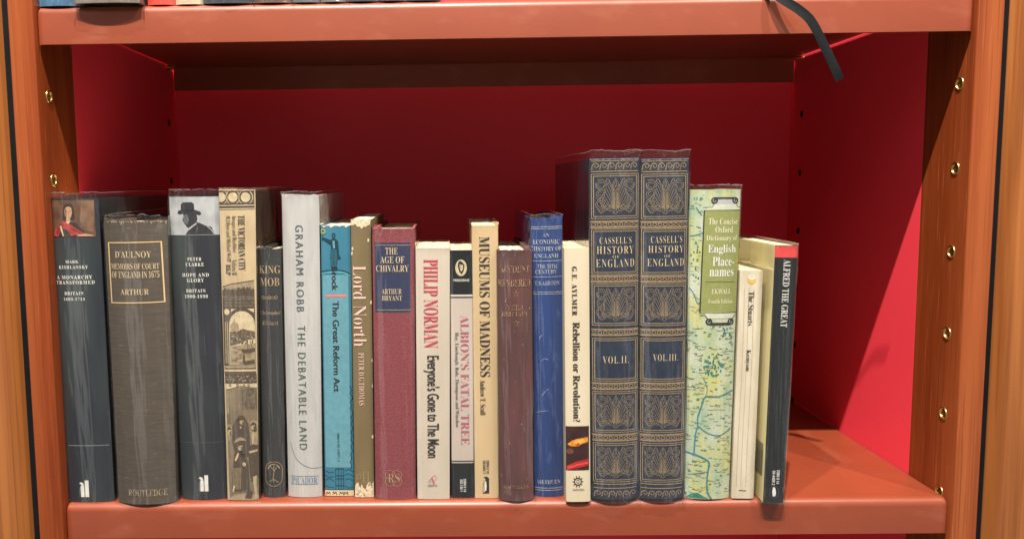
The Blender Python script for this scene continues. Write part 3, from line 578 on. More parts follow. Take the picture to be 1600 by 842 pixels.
B.side_text('CITY', 'umber', 1, 0.020, 0.120, 0.196, 0.222)

# 5 -- narrow black cloth, gilt
B = Book(0.1433, 0.1597, 0.0116, 0.1858, lean=rad(0.7), depth=0.135, b=0.0026, n=2.2, cover='black_cloth', quad=(403, 439, 390, 411, 445, 777), label='narrow black cloth book with two gilt words and an oval tree emblem')
B.text('KING', 'gilt', 404.6, 415, 438.4, 427, style='mid'); B.text('MOB', 'gilt', 406, 433.5, 437, 446, style='mid'); B.text('Christopher', 'dull_gilt', 406.5, 484, 439, 491.5, style='mid'); B.text('Hibbert', 'dull_gilt', 410, 499.4, 435, 506, style='mid')
for y in (462.4, 465.2): B.stroke('gilt_ornament', 'gilt', [(411, y), (432, y)], 0.0003)
for x in (411, 421.5, 432): B.stroke('gilt_ornament', 'gilt', oval(x, 463.8, 2.2, 2.2, 10), 0.0003, 2, True)
e = [(415, 731)] + oval(427.8, 731, 12.8, 11, 12, 180, 360) + [(440.6, 748)] + oval(427.8, 748, 12.8, 11, 12, 0, 180)
B.stroke('publisher_emblem', 'gilt', e, 0.00035, 1, True)
for pts in ([(428, 753), (427, 745), (428, 735), (424, 729), (420, 726)], [(428, 736), (432, 729), (436, 727)], [(428, 733), (428, 726)], [(427, 748), (421, 752)], [(428, 748), (435, 753)]): B.stroke('publisher_emblem', 'gilt', smooth_line(pts, 4), 0.00045)
for k in range(16): a = rad(200 + k * 9); B.poly('publisher_emblem', 'dull_gilt', oval(427.8 + 9.5 * math.cos(a), 735 + 11 * math.sin(a), 1.0, 1.0, 6), 1)
B.finish(); B.film(0.0012, reach=0.95, foot=0.0006)

# 6 -- silvery white, running title
B = Book(0.1621, 0.1874, 0.0111, 0.2249, wt=0.0270, lean=rad(0.65), depth=0.150, b=0.0030, n=2.6, cover='silver_paper', pages='paper_white', jit=0.0006, quad=(439, 498, 305, 449, 502, 777), label='silvery white book with spaced sans lettering down its creased spine')
B.text('GRAHAM ROBB', 'slate_ink', 462.3, 351, 474.3, 483, style='sanswide', vert=True); B.text('THE DEBATABLE LAND', 'green_ink', 466, 505, 478, 700, style='sanswide', vert=True)
B.text('PICADOR', 'blue_ink', 455, 744.5, 495, 754.5, style='serif'); B.frame('printed_frame', 'photo_mid', 453.6, 743, 496.4, 756, 0.0002)
B.stroke('scratch', 'photo_mid', smooth_line([(430 + x / 4.21, 600 + y / 4.21) for x, y in ((95, 375), (110, 430), (140, 490), (190, 530), (240, 547), (305, 548))]), 0.0003)
B.finish(); B.film(0.0020, rough=0.0006, reach=0.95)

# 7 -- teal paperback with a standing figure
B = Book(0.1897, 0.2112, 0.0132, 0.2023, lean=rad(0.5), depth=0.128, b=0.0008, n=6, tb=0.0006, inset=0.0008, cover='teal_print', pages='paper_white', quad=(501, 548, 353, 508, 553, 775), label='teal paperback with a dark standing figure and one short red bar')
def z7(pts): return [(480 + x / 4.21, 340 + y / 4.21) for x, y in pts]
P = 'cover_picture'
B.rect(P, 'pale_teal', 506.5, 428, 546.5, 729, 0); B.stroke(P, 'deep_teal', smooth_line(z7([(88, 352), (140, 342), (200, 340), (250, 348), (286, 366)])), 0.0009, 2); B.stroke(P, 'shade_teal', smooth_line(z7([(88, 362), (140, 354), (200, 352), (250, 358), (286, 376)])), 0.0016, 1)
B.poly(P, 'deep_teal', z7([(152, 150), (168, 138), (190, 140), (206, 156), (212, 240), (224, 262), (214, 272), (202, 262), (196, 212), (160, 208)]), 2); B.poly(P, 'deep_teal', z7([(162, 150), (104, 128), (98, 140), (158, 180)]), 2); B.poly(P, 'deep_teal', z7(oval(176, 118, 13, 17)), 2); B.poly(P, 'leg_teal', z7(oval(177, 122, 8, 11)), 3)
B.poly(P, 'pale_teal', z7([(168, 152), (182, 150), (186, 200), (172, 200)]), 3); B.poly(P, 'leg_teal', z7([(160, 206), (198, 206), (200, 262), (190, 318), (178, 318), (180, 250), (170, 318), (158, 316)]), 3); B.stroke(P, 'deep_teal', z7([(160, 206), (156, 260), (160, 318)]), 0.0003, 4); B.stroke(P, 'deep_teal', z7([(198, 206), (202, 262), (192, 318)]), 0.0003, 4); B.stroke(P, 'deep_teal', z7([(178, 220), (178, 314)]), 0.0003, 4); B.stroke(P, 'deep_teal', z7([(98, 152), (98, 110)]), 0.0004, 3)
B.stroke(P, 'label_green', z7(oval(104, 92, 14, 13, 14)), 0.0010, 3, True)
B.text('Brock', 'black_ink', 518.5, 416, 528, 451.6, style='semi', vert=True); B.text('The Great Reform Act', 'black_ink', 520.6, 468, 530.6, 609, style='semi', vert=True); B.text('ISBN 0 09 110571 2', 'deep_teal', 527.2, 674, 530.8, 719, style='sans', vert=True)
B.rect('printed_bar', 'orange_red', 509, 458.5, 541.5, 461.6, 2)
for x in (524.5, 529, 533, 537): B.stroke('printed_pattern', 'deep_teal', [(x, 730), (x + 0.2, 764)], 0.0004)
for y in (731, 742, 747, 758): B.stroke('printed_pattern', 'deep_teal', [(524.5, y), (537, y)], 0.0004)
for k in range(11): x0 = 540 + random.uniform(0, 3); y = 600 + k * 12; B.stroke('printed_pattern', 'deep_teal', smooth_line([(x0 + 6, y), (x0 + 9, y + 6), (x0 + 6.5, y + 12)], 3), 0.0005, 1)
for y in (734, 741, 749, 758): 
    for x0, x1 in ((508, 522), (539, 552)): B.stroke('printed_pattern', 'deep_teal', smooth_line([(x0, y), ((x0 + x1) / 2, y + random.uniform(-3, 4)), (x1, y + 2)], 4), 0.0003, 1)
B.rule('printed_pattern', 'deep_teal', 764.5, 0.0004, 2); B.rect('printed_band', 'cream', 507, 765.5, 553.5, 775, 1)
for x in (513, 523, 534, 541): B.stroke('printed_band', 'black_ink', smooth_line([(x - 3, 773), (x - 2, 768), (x, 771), (x + 2, 768), (x + 3, 773)], 3), 0.0005, 2)
for k in range(4): B.poly('worn_patch', 'torn_paper', [(503 + k * 12, 353.2), (511 + k * 12, 353.2), (506 + k * 12 + random.uniform(-2, 3), 354 + random.uniform(1, 3))], 2)
B.finish()

# 8 -- olive brown paperback, torn at head and foot
B = Book(0.2121, 0.2266, 0.0102, 0.2069, lean=rad(0.45), depth=0.130, b=0.0008, n=5, tb=0.0005, inset=0.0006, jit=0.0007, cover='olive_paper', pages='paper_white', quad=(547, 580, 343, 554, 584, 777), label='thin olive brown paperback with torn cream head and foot')
B.text('Lord North', 'pink_ink', 551.5, 413.6, 572, 538, style='serif', vert=True); B.text('PETER D.G.THOMAS', 'pink_ink', 560.3, 548, 569, 630, style='serif', vert=True)
t = [(547, 343)] + [(548 + k * 3.4, 351 + random.uniform(-2, 4) + 5 * math.exp(-((k - 5) / 2.5) ** 2)) for k in range(10)] + [(580, 343)]
B.poly('torn_head', 'torn_paper', t, 1)
t = [(583.6, 777), (554.4, 777)] + [(554.6 + k * 2.6, 757 + random.uniform(-6, 7)) for k in range(11)] + [(583.6, 750)]
B.poly('torn_foot', 'torn_paper', t, 1)
for k in range(30): x = 555 + random.uniform(0, 27); y = random.uniform(755, 776); B.poly('torn_foot', random.choice(['fawn', 'white_ink', 'sepia', 'torn_paper']), [(x, y), (x + random.uniform(1, 4), y + random.uniform(-2, 2)), (x + random.uniform(0, 3), y + random.uniform(1, 4))], 2)
for x, y in ((576, 375), (550, 388), (549, 395), (580, 470), (582, 560), (582.5, 600), (582, 680)): B.poly('paper_chip#%d' % y, 'torn_paper', [(x - 1.5, y - 2), (x + 1.6, y - 3), (x + 1.2, y + 2.4), (x - 1, y + 3)], 2)
B.frame('publisher_emblem', 'fawn', 568, 736, 575, 753, 0.00025); B.stroke('publisher_emblem', 'fawn', [(557, 750), (558, 740), (564, 740), (563, 746), (558, 747)], 0.00025)
B.finish()

# 9 -- burgundy twill, navy title panel
B = Book(0.2279, 0.2577, 0.0059, 0.1999, wt=0.0303, lean=rad(0.5), depth=0.140, b=0.0026, n=2.6, cover='burgundy_twill', quad=(581, 648, 358, 586, 649, 780), label='burgundy woven cloth book with a navy title panel lettered in gold')
B.rect('title_panel', 'label_navy', 585.3, 379, 641.5, 485.5, 0); B.stroke('title_panel', 'gilt', [(586, 383), (641, 383)], 0.0004, 1); B.stroke('title_panel', 'gilt', [(588, 482), (642.5, 482)], 0.0004, 1)
for t, a in (('THE', (602, 387, 621.5, 397)), ('AGE OF', (594, 400, 632, 410.5)), ('CHIVALRY', (587, 413.5, 639, 423.5)), ('ARTHUR', (596, 449.5, 628, 457.6)), ('BRYANT', (596.5, 459.8, 628.5, 467.6))): B.text(t, 'pale_gilt', *a, style='mid')
for cx, cy in ((609, 741), (620, 741), (609, 751.5), (620, 751.5)): B.stroke('publisher_emblem', 'gilt', oval(cx, cy, 7.6, 7.4, 14, *((90, 360) if (cx < 615 and cy < 745) else (180, 450) if cy < 745 else (0, 270) if cx < 615 else (-90, 180))), 0.0003)
B.text('RS', 'gilt', 606, 739, 624, 753, style='serif'); B.finish(); B.film(0.0008, rough=0.0003, reach=0.9, jag=0.0008, foot=0.0004)

# 10 -- cream paperback, red and black condensed lettering
B = Book(0.2592, 0.2829, 0.0053, 0.1858, wt=0.0246, lean=rad(0.5), depth=0.092, b=0.0012, n=3.4, tb=0.0005, inset=0.0006, cover='white_paper', pages='paper_edge', quad=(649, 703, 388, 652, 702, 780), label='off-white paperback with tall red then black lettering down its spine')
B.text('PHILIP NORMAN', 'red_ink', 661.5, 405, 684.5, 540.5, style='mid', vert=True); B.text("Everyone's Gone to The Moon", 'black_ink', 661.5, 553, 686.5, 713, style='semi', vert=True)
B.text('A', 'rose_ink', 670, 743.5, 679.5, 755, style='serif'); B.stroke('publisher_emblem', 'rose_ink', smooth_line([(668.5, 753), (672, 748), (678, 742), (681, 744), (680, 749), (674, 752)]), 0.0003); B.text('ARROW', 'black_ink', 667, 756.3, 683.5, 759.4, style='serif')
B.finish(); B.film(0.0004, off=0.0003, rough=0.0002, reach=0.9, jag=0.0003)

# 11 -- paperback with black head and foot bands
B = Book(0.2846, 0.3008, 0.0075, 0.1840, lean=rad(0.2), depth=0.092, b=0.0007, n=6, tb=0.0005, inset=0.0005, cover='pink_paper', pages='paper_edge', quad=(705, 739, 391, 706, 741, 778), label='pale paperback with black bands at head and foot and an oval emblem')
B.rect('printed_band', 'black_paper', 703, 391, 741, 458.5, 0); B.rule('printed_band', 'white_ink', 460.5, 0.0008, 1); B.rule('printed_band', 'black_ink', 463, 0.0006, 1)
B.rule('printed_band#2', 'black_ink', 718.8, 0.0007, 1); B.rect('printed_band#2', 'black_paper', 704, 722, 743, 778, 0)
B.poly('publisher_emblem', 'cream', oval(721.3, 418, 8.8, 12.6), 2); B.poly('publisher_emblem', 'black_ink', [(717, 410), (720, 407), (724, 410), (726.5, 414), (725.5, 422), (722.5, 428), (718.5, 424), (716.5, 416)], 3); B.poly('publisher_emblem', 'cream', [(719, 413), (724.5, 414), (724, 420), (721.5, 424), (719.5, 419)], 4)
for x in (720.2, 721.6, 723): B.stroke('publisher_emblem', 'black_ink', [(x, 414), (x + 0.1, 420)], 0.00018, 5)
B.text('PEREGRINE', 'white_ink', 709.8, 435, 733.8, 438.8, style='semi'); B.text("ALBION'S FATAL TREE", 'rose_ink', 720.3, 490.4, 734, 692, style='serif', vert=True); B.text('Hay, Linebaugh, Rule, Thompson and Winslow', 'photo_dark', 710.6, 517, 717.6, 665, style='serif', vert=True)
B.text('ISBN 0 14', 'white_ink', 724.6, 747, 728.8, 768, style='sansb', vert=True); B.text('055.130 1', 'white_ink', 719, 748, 723.2, 767, style='sansb', vert=True); B.finish(); B.film(0.0004, off=0.0003, rough=0.0002, reach=0.9, jag=0.0003)

# 12 -- buff paperback
B = Book(0.3017, 0.3193, 0.0071, 0.2014, wt=0.0187, lean=rad(-0.05), depth=0.129, b=0.0008, n=6, tb=0.0005, inset=0.0006, cover='buff_paper', pages='paper_edge', quad=(736, 778, 353, 742, 779, 778), label='tall buff paperback with heavy black capitals and a bird emblem at its foot')
B.text('MUSEUMS OF MADNESS', 'black_ink', 748.3, 369.6, 765, 585, style='mid', vert=True); B.text('Andrew T. Scull', 'black_ink', 749.5, 590, 758, 644.7, style='mid', vert=True)
B.text('ISBN 0 14', 'black_ink', 759.6, 717, 764, 738, style='sansb', vert=True); B.text('08.0461 7', 'black_ink', 754, 717.5, 758.4, 738.5, style='sansb', vert=True)
B.poly('publisher_emblem', 'black_ink', [(755, 744), (760, 743), (763.8, 746), (764, 770), (754.6, 770), (754.4, 768.5), (758, 768), (756, 758), (757, 750), (759, 747)], 2); B.poly('publisher_emblem', 'white_ink', [(757, 751), (759, 750), (760, 758), (759.5, 766), (757.5, 766), (756.6, 758)], 3); B.stroke('publisher_emblem', 'black_ink', [(754.4, 770), (754.4, 758), (756, 750)], 0.00025, 2)
B.finish(); B.film(0.0022, off=0.0004, rough=0.0003, reach=0.8, jag=0.0006)

# 13 -- worn maroon cloth
B = Book(0.3197, 0.3445, 0.0003, 0.1842, lean=rad(-0.35), depth=0.130, b=0.0034, n=2.2, jit=0.0006, cover='maroon_cloth', pages='paper_white', quad=(777, 831, 391, 781, 834, 783), label='worn maroon cloth book with rubbed gilt title and two stars')
for t, a in (('ACCOUNT', (781.5, 415, 827, 425.5)), ('RENDERED', (778.5, 436, 828.5, 447)), ('VERA', (791.4, 475, 818.7, 483)), ('BRITTAIN', (784, 485, 824, 492.5)), ('MACMILLAN', (786, 757.5, 826, 763))): B.text(t, 'rubbed_gilt', *a, style='mid')
for cy in (458, 503): B.stroke('gilt_ornament', 'rubbed_gilt', [(806 + (5 if k % 2 == 0 else 2.2) * math.sin(k * math.pi / 5), cy - (5 if k % 2 == 0 else 2.2) * math.cos(k * math.pi / 5)) for k in range(10)], 0.00035, 1, True)
for k in range(16): x = random.uniform(779, 830); y = random.uniform(400, 770); B.poly('scuff', 'pink_ink', [(x, y), (x + random.uniform(.6, 1.6), y + .3), (x + random.uniform(.2, 1.2), y + random.uniform(1, 2.6))], 1)
B.finish(); B.film(0.0014, rough=0.0006, reach=0.9, foot=0.0007)

# 14 -- bright blue cloth under scuffed film
B = Book(0.3464, 0.3675, 0.0088, 0.2060, wt=0.0226, lean=rad(-0.6), depth=0.140, b=0.0028, n=2.2, cover='blue_cloth', pages='paper_white', quad=(829, 879, 340, 836, 881, 776), label='bright blue cloth book with silver rules and rubbed silver lettering')
for t, a in (('AN', (847, 363, 858, 368.5)), ('ECONOMIC', (832, 372.5, 874.5, 379.6)), ('HISTORY OF', (830.5, 383, 878, 390)), ('ENGLAND', (834, 394, 872, 400.5)), ('THE 18TH', (839, 410, 870, 416.5)), ('CENTURY', (836, 418.4, 870, 425)), ('T.S.ASHTON', (835, 436, 874.5, 442.6)), ('METHUEN', (839, 749, 876, 755.4))): B.text(t, 'silver_foil', *a, style='mid')
for y in (353, 356, 405, 429.5, 453, 456, 762, 765.6): B.rule('foil_rule', 'silver_foil', y, 0.0004, 1, -0.495, 0.495)
for pts in ([(846, 615), (853, 606), (857, 604)], [(838, 641), (848, 639), (856, 638)], [(846, 560), (850, 556), (856, 558)], [(842, 525), (846, 519)]): B.stroke('scratch', 'silver_foil', smooth_line(pts, 4), 0.0003)
B.finish(); B.film(0.0026, rough=0.0007, reach=0.95, jag=0.0011)

# 15 -- ivory paperback with a colour picture near its foot
B = Book(0.3679, 0.3856, -0.0018, 0.1852, lean=rad(-0.65), depth=0.100, b=0.0012, n=4, tb=0.0006, inset=0.0006, jit=0.0003, cover='ivory_paper', pages='paper_edge', quad=(882, 920, 388, 885, 923, 784), label='ivory paperback with a fiery picture and a small cog emblem near its foot')
B.text('G.E. AYLMER', 'black_ink', 893.4, 416, 901.4, 490.6, style='wide', vert=True); B.text('Rebellion or Revolution?', 'black_ink', 895, 501, 906, 656, style='bold', vert=True)
P = 'cover_picture'; B.rect(P, 'picture_umber', 884.5, 663.5, 920.5, 733.5, 0)
def z8(pts): return [(770 + x / 4.21, 600 + y / 4.21) for x, y in pts]
B.poly(P, 'flame', z8([(492, 386), (520, 362), (560, 350), (624, 340), (627, 374), (590, 384), (556, 402), (510, 398)]), 1); B.poly(P, 'orange', z8([(530, 378), (560, 358), (600, 352), (596, 374), (560, 390)]), 2); B.poly(P, 'blood_red', z8([(548, 396), (560, 372), (572, 390)]), 3)
B.poly(P, 'blood_red', z8([(486, 532), (540, 506), (600, 492), (630, 486), (630, 528), (560, 546), (490, 560)]), 1); B.poly(P, 'scarlet', z8([(490, 540), (560, 518), (628, 506), (628, 516), (560, 530), (492, 552)]), 2); B.poly(P, 'portrait_brown', z8(oval(508, 434, 24, 18)), 1)
B.stroke('publisher_emblem', 'black_ink', oval(903, 751.5, 5.2, 5.8, 20), 0.0007, 1, True)
for k in range(10): a = 2 * math.pi * k / 10; B.stroke('publisher_emblem', 'black_ink', [(903 + 6 * math.cos(a), 751.5 + 6.6 * math.sin(a)), (903 + 8.4 * math.cos(a), 751.5 + 9.4 * math.sin(a))], 0.0006, 1)
B.stroke('publisher_emblem', 'black_ink', oval(903, 751.5, 1.8, 3.4, 12), 0.0004, 1, True); B.text('OXFORD', 'black_ink', 895, 763, 913, 765.6, style='semi')
B.finish()

# 16, 17 -- two volumes of one navy set with gilt panels
def gilt_panel(B, a0, a1, y0, y1):
    """mirrored stems, bud and knotted ribbons inside a box (a0..a1 across, y0..y1 down)"""
    def m_(pts, mir):
        out = []
        for x, y in pts:
            fx = (x - 110) / 438.0; fy = (y - 268) / 384.0
            if mir: fx = 1 - fx
            out.append(((a0 + (a1 - a0) * fx - 0.5) * B.w, B.uv(0, y0 + (y1 - y0) * fy)[1]))
        return out
    half = [[(332, 278), (305, 318), (299, 346), (318, 394), (330, 400)], [(332, 300), (318, 332), (330, 372)], [(291, 342), (295, 380), (316, 398)],
            [(322, 402), (322, 600), (300, 622), (330, 640)], [(312, 420), (316, 590)], [(282, 340), (306, 430), (313, 585)], [(262, 330), (294, 430), (307, 584)], [(244, 350), (284, 450), (301, 580)], [(230, 385), (272, 475), (297, 575)], [(218, 420), (262, 498), (294, 574)], [(210, 465), (250, 525), (286, 578)], [(207, 500), (244, 546), (278, 586)],
            [(232, 280), (262, 308), (228, 352), (194, 372), (210, 330), (232, 280)], [(244, 283), (280, 338)], [(220, 300), (236, 322), (206, 356)],
            [(128, 292), (170, 285), (204, 300), (192, 324), (152, 320), (122, 334), (130, 368), (164, 384), (198, 368)], [(134, 306), (170, 299), (190, 306)], [(150, 334), (136, 346), (148, 362), (172, 366)], [(115, 320), (120, 372), (160, 398)],
            [(212, 392), (164, 394), (126, 418), (121, 450), (150, 472), (182, 452), (206, 404)], [(186, 408), (150, 416), (138, 436), (150, 452), (172, 440)], [(118, 470), (140, 492), (170, 480)],
            [(232, 374), (198, 420), (186, 500), (200, 556), (240, 598), (284, 612), (302, 592), (272, 562), (232, 552), (172, 590), (122, 572), (114, 532), (144, 490), (178, 470)], [(222, 400), (206, 440), (199, 500), (214, 552), (248, 586), (280, 596)], [(176, 500), (140, 516), (128, 540), (140, 560), (170, 568), (196, 552)],
            [(120, 560), (166, 628), (232, 594), (262, 566)], [(132, 596), (176, 612), (222, 582)], [(150, 500), (168, 540), (190, 600)], [(162, 490), (182, 545), (206, 590)]]
    for P in half:
        sp = smooth_line(P, 4)
        for mir in (False, True): B.strokeuv('gilt_ornament', 'gilt', m_(sp, mir), 0.00019)
def chain(B, a0, a1, y0, y1):
    for y in (y0, y1): B.rule('gilt_ornament', 'gilt', y, 0.0008, 1, a0 - .5, a1 - .5)
    n = 9; ym = (y0 + y1) / 2; v = B.uv(0, ym)[1]; hgt = (y1 - y0) * 0.25 * B.h / 535
    for k in range(n):
        u = (a0 + (a1 - a0) * (k + .5) / n - .5) * B.w; B.strokeuv('gilt_ornament', 'gilt', [(u + p, v + q) for p, q in oval(0, 0, B.w / n * .36, hgt, 9)], 0.00032, 1, True)
    for y in (y0 + 1.9, y1 - 1.9): B.rule('gilt_ornament', 'rubbed_gilt', y, 0.0003, 1, a0 - .5, a1 - .5)
def scrolls(B, a0, a1, y0, y1, flip=False):
    n = 6; wd = (a1 - a0) / n
    for k in range(n):
        P = []
        for j in range(16):
            t = j / 15; r = (1 - t) * 0.42 + 0.06; ang = rad(180 + 430 * t); P.append((.5 + r * math.cos(ang), .5 + r * math.sin(ang)))
        P = [(-0.1, .95), (.02, .75)] + P
        pts = [((a0 + wd * (k + px) - .5) * B.w, B.uv(0, y0 + (y1 - y0) * py)[1]) for px, py in P]
        B.strokeuv('gilt_ornament', 'gilt', pts, 0.00028); B.strokeuv('gilt_ornament', 'rubbed_gilt', [(u + .0004, v - .0005) for u, v in pts[:9]], 0.0003)
def set_volume(x0, x1, y, h, wt, lean, quad, a0, a1, words, vol, label, seed):
    random.seed(seed)
    B = Book(x0, x1, y, h, wt=wt, lean=lean, depth=0.185, b=0.0040, n=2.6, jit=0.0009, zb=0.0016, cover='navy_leather', pages='paper_edge', quad=quad, label=label)
    bx = lambda a: quad[0] + (quad[1] - quad[0]) * a
    scrolls(B, a0 + .01, a1 - .01, 253.5, 265.5); B.rule('gilt_ornament', 'gilt', 267.8, 0.0005, 1, a0 - .5, a1 - .5); B.rule('gilt_ornament', 'gilt', 252, 0.0004, 1, a0 - .5, a1 - .5)
    for y0_, y1_, orn in ((271.8, 339.5, 1), (356, 425.6, 0), (440.5, 505, 1), (525.7, 592.7, 0), (609.8, 674.7, 1), (692.5, 755, 1)):
        for d, wd in ((0, 0.0004), (3.2, 0.00045)):
            da = d / 82; A0 = (a0 + da - .5) * B.w; A1 = (a1 - da - .5) * B.w; t = B.uv(0, y0_ + d)[1]; b_ = B.uv(0, y1_ - d)[1]
            B.strokeuv('gilt_ornament', 'gilt', [(A0, b_), (A1, b_), (A1, t), (A0, t)], wd, 1, True)
        if orn: gilt_panel(B, a0 + .075, a1 - .075, y0_ + 5, y1_ - 5)
    for q in ((344, 353.2), (428.3, 437.2), (511.5, 520.5), (596.5, 605.8), (678.8, 688.3)): chain(B, a0 - .02, a1 + .02, *q)
    for y_ in (758.8, 765.4): B.rule('gilt_ornament', 'gilt', y_, 0.0005, 1, a0 - .5, a1 - .5)
    scrolls(B, a0 + .01, a1 - .01, 768.5, 779.5)
    for t, a in words: B.text(t, 'pale_gilt', *a, style='thinwide')
    B.text(vol[0], 'pale_gilt', *vol[1], style='thinwide')
    t = [(quad[0] + 1, 248.5)] + [(quad[0] + 1 + k * 4.1, 249.3 + random.uniform(0, 2.2)) for k in range(20)] + [(quad[1] - 1, 248.5)]
    B.poly('worn_patch', 'worn_blue', [(x, min(y_, 251)) for x, y_ in t], 2)
    B.finish(); B.film(0.0052, off=0.0006, rough=0.0008, reach=0.97, foot=0.0010, jag=0.0010)
    return B
set_volume(0.3871, 0.4203, -0.0023, 0.2477, 0.0352, rad(-0.6), (920, 1000, 248, 926, 998, 784), 0.035, 0.975,
    (("CASSELL'S", (935.8, 368, 986.4, 378.5)), ('HISTORY', (931.5, 382, 990, 394)), ('OF', (956, 396.2, 967, 400.6)), ('ENGLAND', (930.6, 402, 991, 414.5))), ('VOL.II.', (941, 553.5, 982, 565)), 'tall navy book with gilt knotwork panels marked VOL.II.', 11)
set_volume(0.4213, 0.4541, -0.0017, 0.2472, 0.0345, rad(-0.3), (1002, 1080, 248, 1000, 1071, 783), 0.035, 0.965,
    (("CASSELL'S", (1018, 366, 1067.6, 377)), ('HISTORY', (1014, 381, 1070, 392)), ('OF', (1038.5, 395, 1048.5, 399.4)), ('ENGLAND', (1012.5, 401, 1070.5, 413))), ('VOL.III.', (1021, 550, 1060.5, 561)), 'tall navy book with gilt knotwork panels marked VOL.III.', 12)
random.seed(21)

# 18 -- map-printed jacket with a green title panel
B = Book(0.4549, 0.4880, 0.0014, 0.2249, wt=0.0362, lean=rad(0.45), depth=0.150, b=0.0038, n=2.6, cover='map_print', quad=(1080, 1162, 297, 1070, 1142, 780), label='thick book in an old green and yellow map with a green title scroll')
def z9(pts): return [(1060 + x / 3.66, 280 + y / 3.66) for x, y in pts]
def z10(pts): return [(1060 + x / 2.805, 500 + y / 2.805) for x, y in pts]
P = 'title_panel'
B.poly(P, 'map_cream', z9([(150, 170), (198, 158), (214, 130), (336, 130), (352, 158), (372, 170), (372, 178), (150, 178)]), 1)
B.poly(P, 'map_cream', z9([(124, 752), (150, 752), (172, 782), (318, 782), (336, 756), (344, 752), (344, 748), (124, 748)]), 1)
B.poly(P, 'label_green', z9([(152, 178), (372, 178), (345, 748), (128, 748)]), 1)
B.stroke(P, 'black_ink', z9([(374, 176), (152, 176), (126, 752), (344, 750)]), 0.0006, 2); B.stroke(P, 'black_ink', z9([(374, 158), (352, 158), (334, 128)]), 0.0003, 2); B.stroke(P, 'black_ink', z9([(146, 160), (196, 160), (218, 130)]), 0.0003, 2); B.stroke(P, 'black_ink', z9([(122, 764), (152, 764), (176, 792)]), 0.0003, 2); B.stroke(P, 'black_ink', z9([(340, 764), (330, 772), (314, 792)]), 0.0003, 2)
B.poly(P, 'photo_grey', z9([(214, 118), (334, 118), (332, 140), (216, 140)]), 2)
B.poly(P, 'black_ink', z9([(210, 104), (338, 104), (336, 112), (212, 112)]), 3); B.poly(P, 'black_ink', z9([(178, 806), (306, 806), (304, 820), (180, 820)]), 3)
for cx, cy in ((210, 122), (336, 122), (177, 800), (308, 800)): B.poly(P, 'photo_dark', z9(oval(cx, cy, 20, 18)), 3); B.stroke(P, 'photo_grey', z9(oval(cx, cy, 9, 8, 10, 0, 260)), 0.00035, 4)
for t, a, st in (('The Concise', (1108, 340, 1156, 350), 'mid'), ('Oxford', (1118.7, 352.5, 1147.4, 362.4), 'mid'), ('Dictionary of', (1104.6, 366, 1155.5, 376.6), 'mid'), ('English', (1107, 380.5, 1153, 396), 'bold'), ('Place-', (1114, 399, 1150, 413), 'bold'), ('names', (1109.2, 418.5, 1149, 429), 'bold'), ('EKWALL', (1112.5, 448, 1144.5, 456), 'mid'), ('Fourth Edition', (1107.4, 464, 1147, 470.6), 'mid')): B.text(t, 'label_ivory' if st == 'mid' else 'white_ink', *a, style=st)
B.stroke(P, 'black_ink', z9([(158, 577), (240, 575), (252, 572), (262, 577), (334, 577)]), 0.0003, 2)
P = 'printed_map'
for pts, w in (([(246, 300), (180, 325), (120, 326), (102, 370), (86, 420), (86, 455), (76, 500), (70, 582)], .0010), ([(86, 455), (130, 488), (185, 498), (236, 470)], .0007), ([(30, 575), (70, 584), (110, 600), (135, 620), (130, 660), (125, 710), (130, 760), (146, 785)], .0012), ([(44, 676), (90, 668), (130, 660)], .0005), ([(120, 325), (128, 290), (110, 240)], .0004)): B.stroke(P, 'river_blue', smooth_line(z10(pts), 5), w, 1)
B.stroke(P, 'river_blue', smooth_line(z9([(70, 610), (92, 640), (110, 690), (126, 700)])), 0.0006, 1); B.stroke(P, 'river_blue', smooth_line(z9([(108, 160), (126, 188), (140, 204)])), 0.0006, 1); B.stroke(P, 'river_blue', smooth_line(z9([(74, 320), (100, 316), (146, 300)])), 0.0006, 1)
for k in range(46):
    a = random.uniform(0, 6.28); r = random.uniform(0, 1) ** .5; x, y = 156 + 46 * r * math.cos(a), 190 + 46 * r * math.sin(a); B.poly(P, 'forest_green', z10(oval(x, y, 4.2, 6.5, 7)), 1)
for k in range(16): B.poly(P, 'forest_green', z10(oval(random.uniform(196, 244), random.uniform(24, 74), 3.6, 5.6, 7)), 1)
for k in range(14): B.poly(P, 'forest_green', z9(oval(random.uniform(78, 128), random.uniform(340, 560), 5, 7, 7)), 1)
for k in range(270):     # small hills, houses and name strokes, too small to read
    x = random.uniform(32, 244); y = random.uniform(20, 770); c = random.random()
    if c < 0.38: B.poly(P, random.choice(['map_ink', 'forest_green', 'map_ink']), z10([(x - 6, y), (x - 2, y - 7), (x + 1, y - 3), (x + 4, y - 6), (x + 8, y)]), 1)
    else: B.stroke(P, random.choice(['map_ink', 'map_ink', 'sepia']), z10([(x, y), (x + 5, y - 2), (x + 10, y + 1), (x + random.uniform(14, 30), y - 1)]), 0.00030, 1)
for k in range(40):
    x = random.uniform(70, 130); y = random.uniform(110, 790); B.stroke(P, random.choice(['map_ink', 'forest_green', 'sepia']), z9([(x, y), (x + 8, y - 2), (x + 18, y + 1)]), 0.00030, 1)
B.text('O F', 'forest_green', 1086, 308, 1099, 313, style='mid', part='printed_map', layer=1)
B.poly(P, 'forest_green', z10([(34, 780), (60, 760), (84, 756), (110, 772), (132, 782)]), 1)
B.finish(); B.film(0.0032, rough=0.0005, reach=0.9, jag=0.0007)

